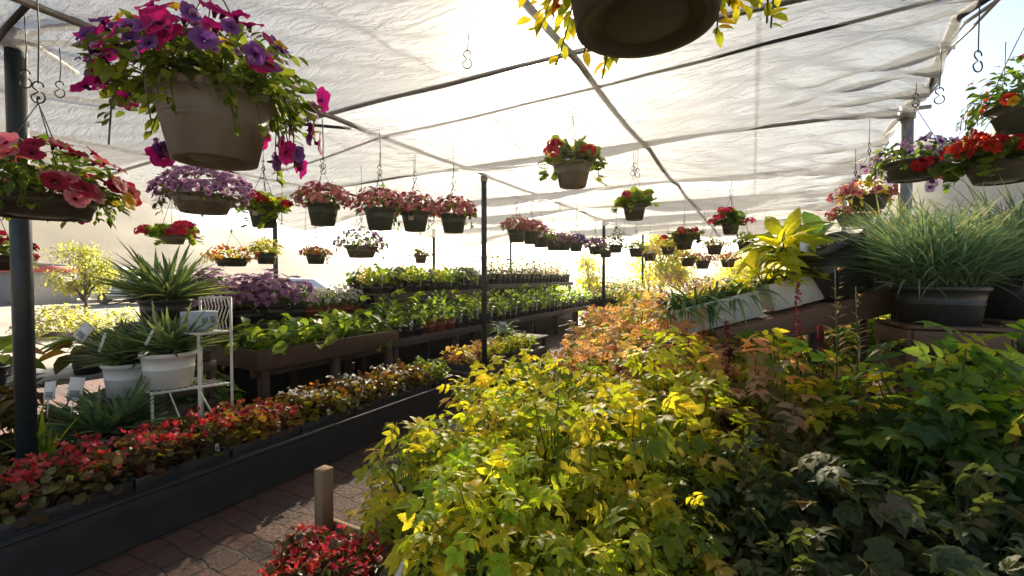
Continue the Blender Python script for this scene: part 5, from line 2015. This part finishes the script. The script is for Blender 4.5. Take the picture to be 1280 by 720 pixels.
M['facade'] = solid('pale stucco', (.50, .46, .40), (.42, .38, .33), .85, 6)
M['facade2'] = solid('grey stucco', (.34, .34, .34), (.27, .27, .28), .85, 6)
M['redtrim'] = solid('red fascia paint', (.52, .05, .04), (.44, .04, .035), .5, 6)
M['roofgrey'] = solid('flat roof sheet', (.25, .25, .25), (.18, .18, .18), .8, 6)
M['white_paint'] = solid('white vehicle paint', (.74, .75, .76), (.70, .71, .72), .25, 3)
M['tyre'] = solid('tyre rubber', (.02, .02, .02), (.015, .015, .015), .8, 30)
M['rim'] = solid('wheel rim', (.35, .35, .36), (.28, .28, .29), .35, 20, metal=.7)
gm, gnt, gout = new_mat('window glass')
gp = N(gnt, 'ShaderNodeBsdfPrincipled', Roughness=.06)
gp.inputs['Base Color'].default_value = (.035, .045, .055, 1)
gnt.links.new(gp.outputs[0], gout.inputs[0])
M['glass'] = gm
M['lampglass'] = solid('lamp lens', (.5, .08, .05), (.4, .06, .04), .2, 10)


def building(label, px, d, W, D, H, wall, trim, nwin, wz=.95, wh=1.1, ww=1.0, door=None, rz=YAW, trim_h=.38):
    t = thing('shop_building', label, 'building', fl(px, d), rz)
    mb = MB(); mb.box((0, D / 2, H / 2), (W, D, H), None, 0, .01); mb.build('wall', wall, t)
    mb = MB(); mb.box((0, D / 2, H + .07), (W + .5, D + .5, .12), None, 0, .01); mb.build('roof', 'roofgrey', t)
    mb = MB()
    mb.box((0, -.28, H - trim_h / 2), (W + .5, .08, trim_h), None, 0, .01)
    for s in (-1, 1):
        mb.box((s * (W / 2 + .21), D / 2, H - trim_h / 2), (.08, D + .46, trim_h), None, 0, .01)
    mb.build('fascia', trim, t)
    for k in range(nwin):
        x = -W / 2 + W * (k + .5) / nwin
        if door is not None and k == door:
            mb = MB(); mb.box((x, -.03, 1.02), (.95, .06, 2.04), None, 0, .01); o = mb.build('door', 'roofgrey', t)
            mb = MB(); mb.box((.36 + x, -.09, 1.0), (.03, .05, .25), None, 0, .003); mb.build('handle', 'rim', o)
            continue
        mb = MB()
        for s in (-1, 1):
            mb.box((x + s * (ww / 2 + .03), -.03, wz + wh / 2), (.06, .07, wh + .12), None, 0, .004)
            mb.box((x, -.03, wz + wh / 2 + s * (wh / 2 + .03)), (ww, .066, .06), None, 0, .004)
        mb.box((x, -.03, wz + wh / 2), (.04, .05, wh), None, 0, .004)
        f = mb.build('window', 'white_paint', t)
        mb = MB(); mb.box((x, -.012, wz + wh / 2), (ww, .02, wh), None, 0, 0); mb.build('pane', 'glass', f)
    return t


building('low pale shop with a bright red fascia behind the near post', -6, 25, 4.4, 2.4, 2.2, 'facade', 'redtrim', 4, .85, .8, .7, 2)
building('grey two part building between the red fascia shop and the yellow tree', 88, 34, 3.6, 5, 2.1, 'facade2', 'roofgrey', 3, .9, .9, .8, None, YAW, .2)


def vehicle(name, label, cat, px, d, rz, L, W, H, prof, panes, wheel_r, wheels):
    """prof: side outline in x (length) and z; panes: list of side windows as quads in x, z"""
    t = thing(name, label, cat, fl(px, d), rz)
    mb = MB()
    n = len(prof)
    V = []
    for s in (-1, 1):
        for x, z in prof:
            tw = 1 - .14 * max(0, (z / H - .55)) / .45
            V.append((x, s * W / 2 * tw, z))
    Fc = [list(range(n))[::-1], [n + k for k in range(n)]]
    Fc += [[k, (k + 1) % n, n + (k + 1) % n, n + k] for k in range(n)]
    mb.add(V, Fc)
    o = mb.build('body', 'white_paint', t, False)
    for quad in panes:
        for s in (-1, 1):
            mb = MB()
            V = []
            for x, z in quad:
                tw = 1 - .14 * max(0, (z / H - .55)) / .45
                V.append((x, s * (W / 2 * tw + .006), z))
            k_ = len(V)
            mb.add(V, [list(range(k_)) if s > 0 else list(range(k_))[::-1]])
            mb.build('window', 'glass', t, False)
    x0 = prof[0][0]
    for (xa, za, xb, zb, nm) in ((prof[3][0], prof[3][1], prof[4][0], prof[4][1], 'windscreen'),):
        dx, dz = xb - xa, zb - za
        nx_, nz_ = (-dz, dx)
        q = .008 / math.hypot(nx_, nz_)
        mb = MB()
        V = []
        for f, wf in ((.1, .42), (.92, .38)):
            for s in (-1, 1):
                V.append((xa + dx * f + nx_ * q * (-1 if nx_ > 0 else 1) * 0 + (-abs(q * nx_) if xa < xb else abs(q * nx_)), s * W * wf, za + dz * f + abs(q * nz_)))
        mb.add(V, [[0, 1, 3, 2]])
        mb.build(nm, 'glass', t, False)
    for x in wheels:
        for s in (-1, 1):
            mb = MB()
            a = np.linspace(0, 2 * PI, 21)[:-1]
            mb.tube([(x, s * (W / 2 - .2), wheel_r), (x, s * (W / 2 + .015), wheel_r)], wheel_r, 20)
            o = mb.build('wheel', 'tyre', t)
            mb = MB()
            mb.tube([(x, s * (W / 2 + .016), wheel_r), (x, s * (W / 2 + .03), wheel_r)], wheel_r * .6, 16)
            mb.build('rim', 'rim', o)
    for s in (-1, 1):
        mb = MB(); mb.box((prof[1][0] + .01, s * W * .38, .75), (.05, .22, .14), None, 0, .01); mb.build('headlight', 'rim', t)
        mb = MB(); mb.box((prof[-2][0] - .0, s * W * .42, .85), (.05, .14, .2), None, 0, .01); mb.build('tail_lamp', 'lampglass', t)
    return t


VAN = [(-2.5, .35), (-2.52, .8), (-2.4, 1.05), (-1.75, 1.2), (-1.1, 2.1), (-.8, 2.22), (2.4, 2.25), (2.52, 2.0), (2.55, .8), (2.5, .35)]
CAR = [(-2.2, .3), (-2.28, .6), (-2.1, .82), (-1.1, .98), (-.35, 1.42), (.2, 1.5), (1.5, 1.47), (2.05, 1.05), (2.25, .9), (2.25, .35)]
vehicle('parked_van', 'white van parked beyond the yellow tree', 'van', 140, 30, YAW + 2.7, 5, 1.95, 2.25, VAN, [[(-1.55, 1.25), (-.5, 1.25), (-.5, 1.95), (-1.1, 1.95)], [(-.35, 1.25), (.6, 1.25), (.6, 1.95), (-.35, 1.95)]], .34, (-1.6, 1.6))
vehicle('parked_car', 'white car with dark windows parked behind the lavender petunias', 'car', 352, 20, YAW + .12, 4.5, 1.8, 1.5, CAR, [[(-.95, 1.0), (.15, 1.0), (.15, 1.4), (-.35, 1.36)], [(.25, 1.0), (1.45, 1.0), (1.3, 1.38), (.25, 1.41)]], .32, (-1.4, 1.4))
vehicle('parked_car', 'pale car parked far off left of the yuccas', 'car', 172, 26, YAW - .2, 4.5, 1.8, 1.5, CAR, [[(-.95, 1.0), (.15, 1.0), (.15, 1.4), (-.35, 1.36)], [(.25, 1.0), (1.45, 1.0), (1.3, 1.38), (.25, 1.41)]], .32, (-1.4, 1.4))
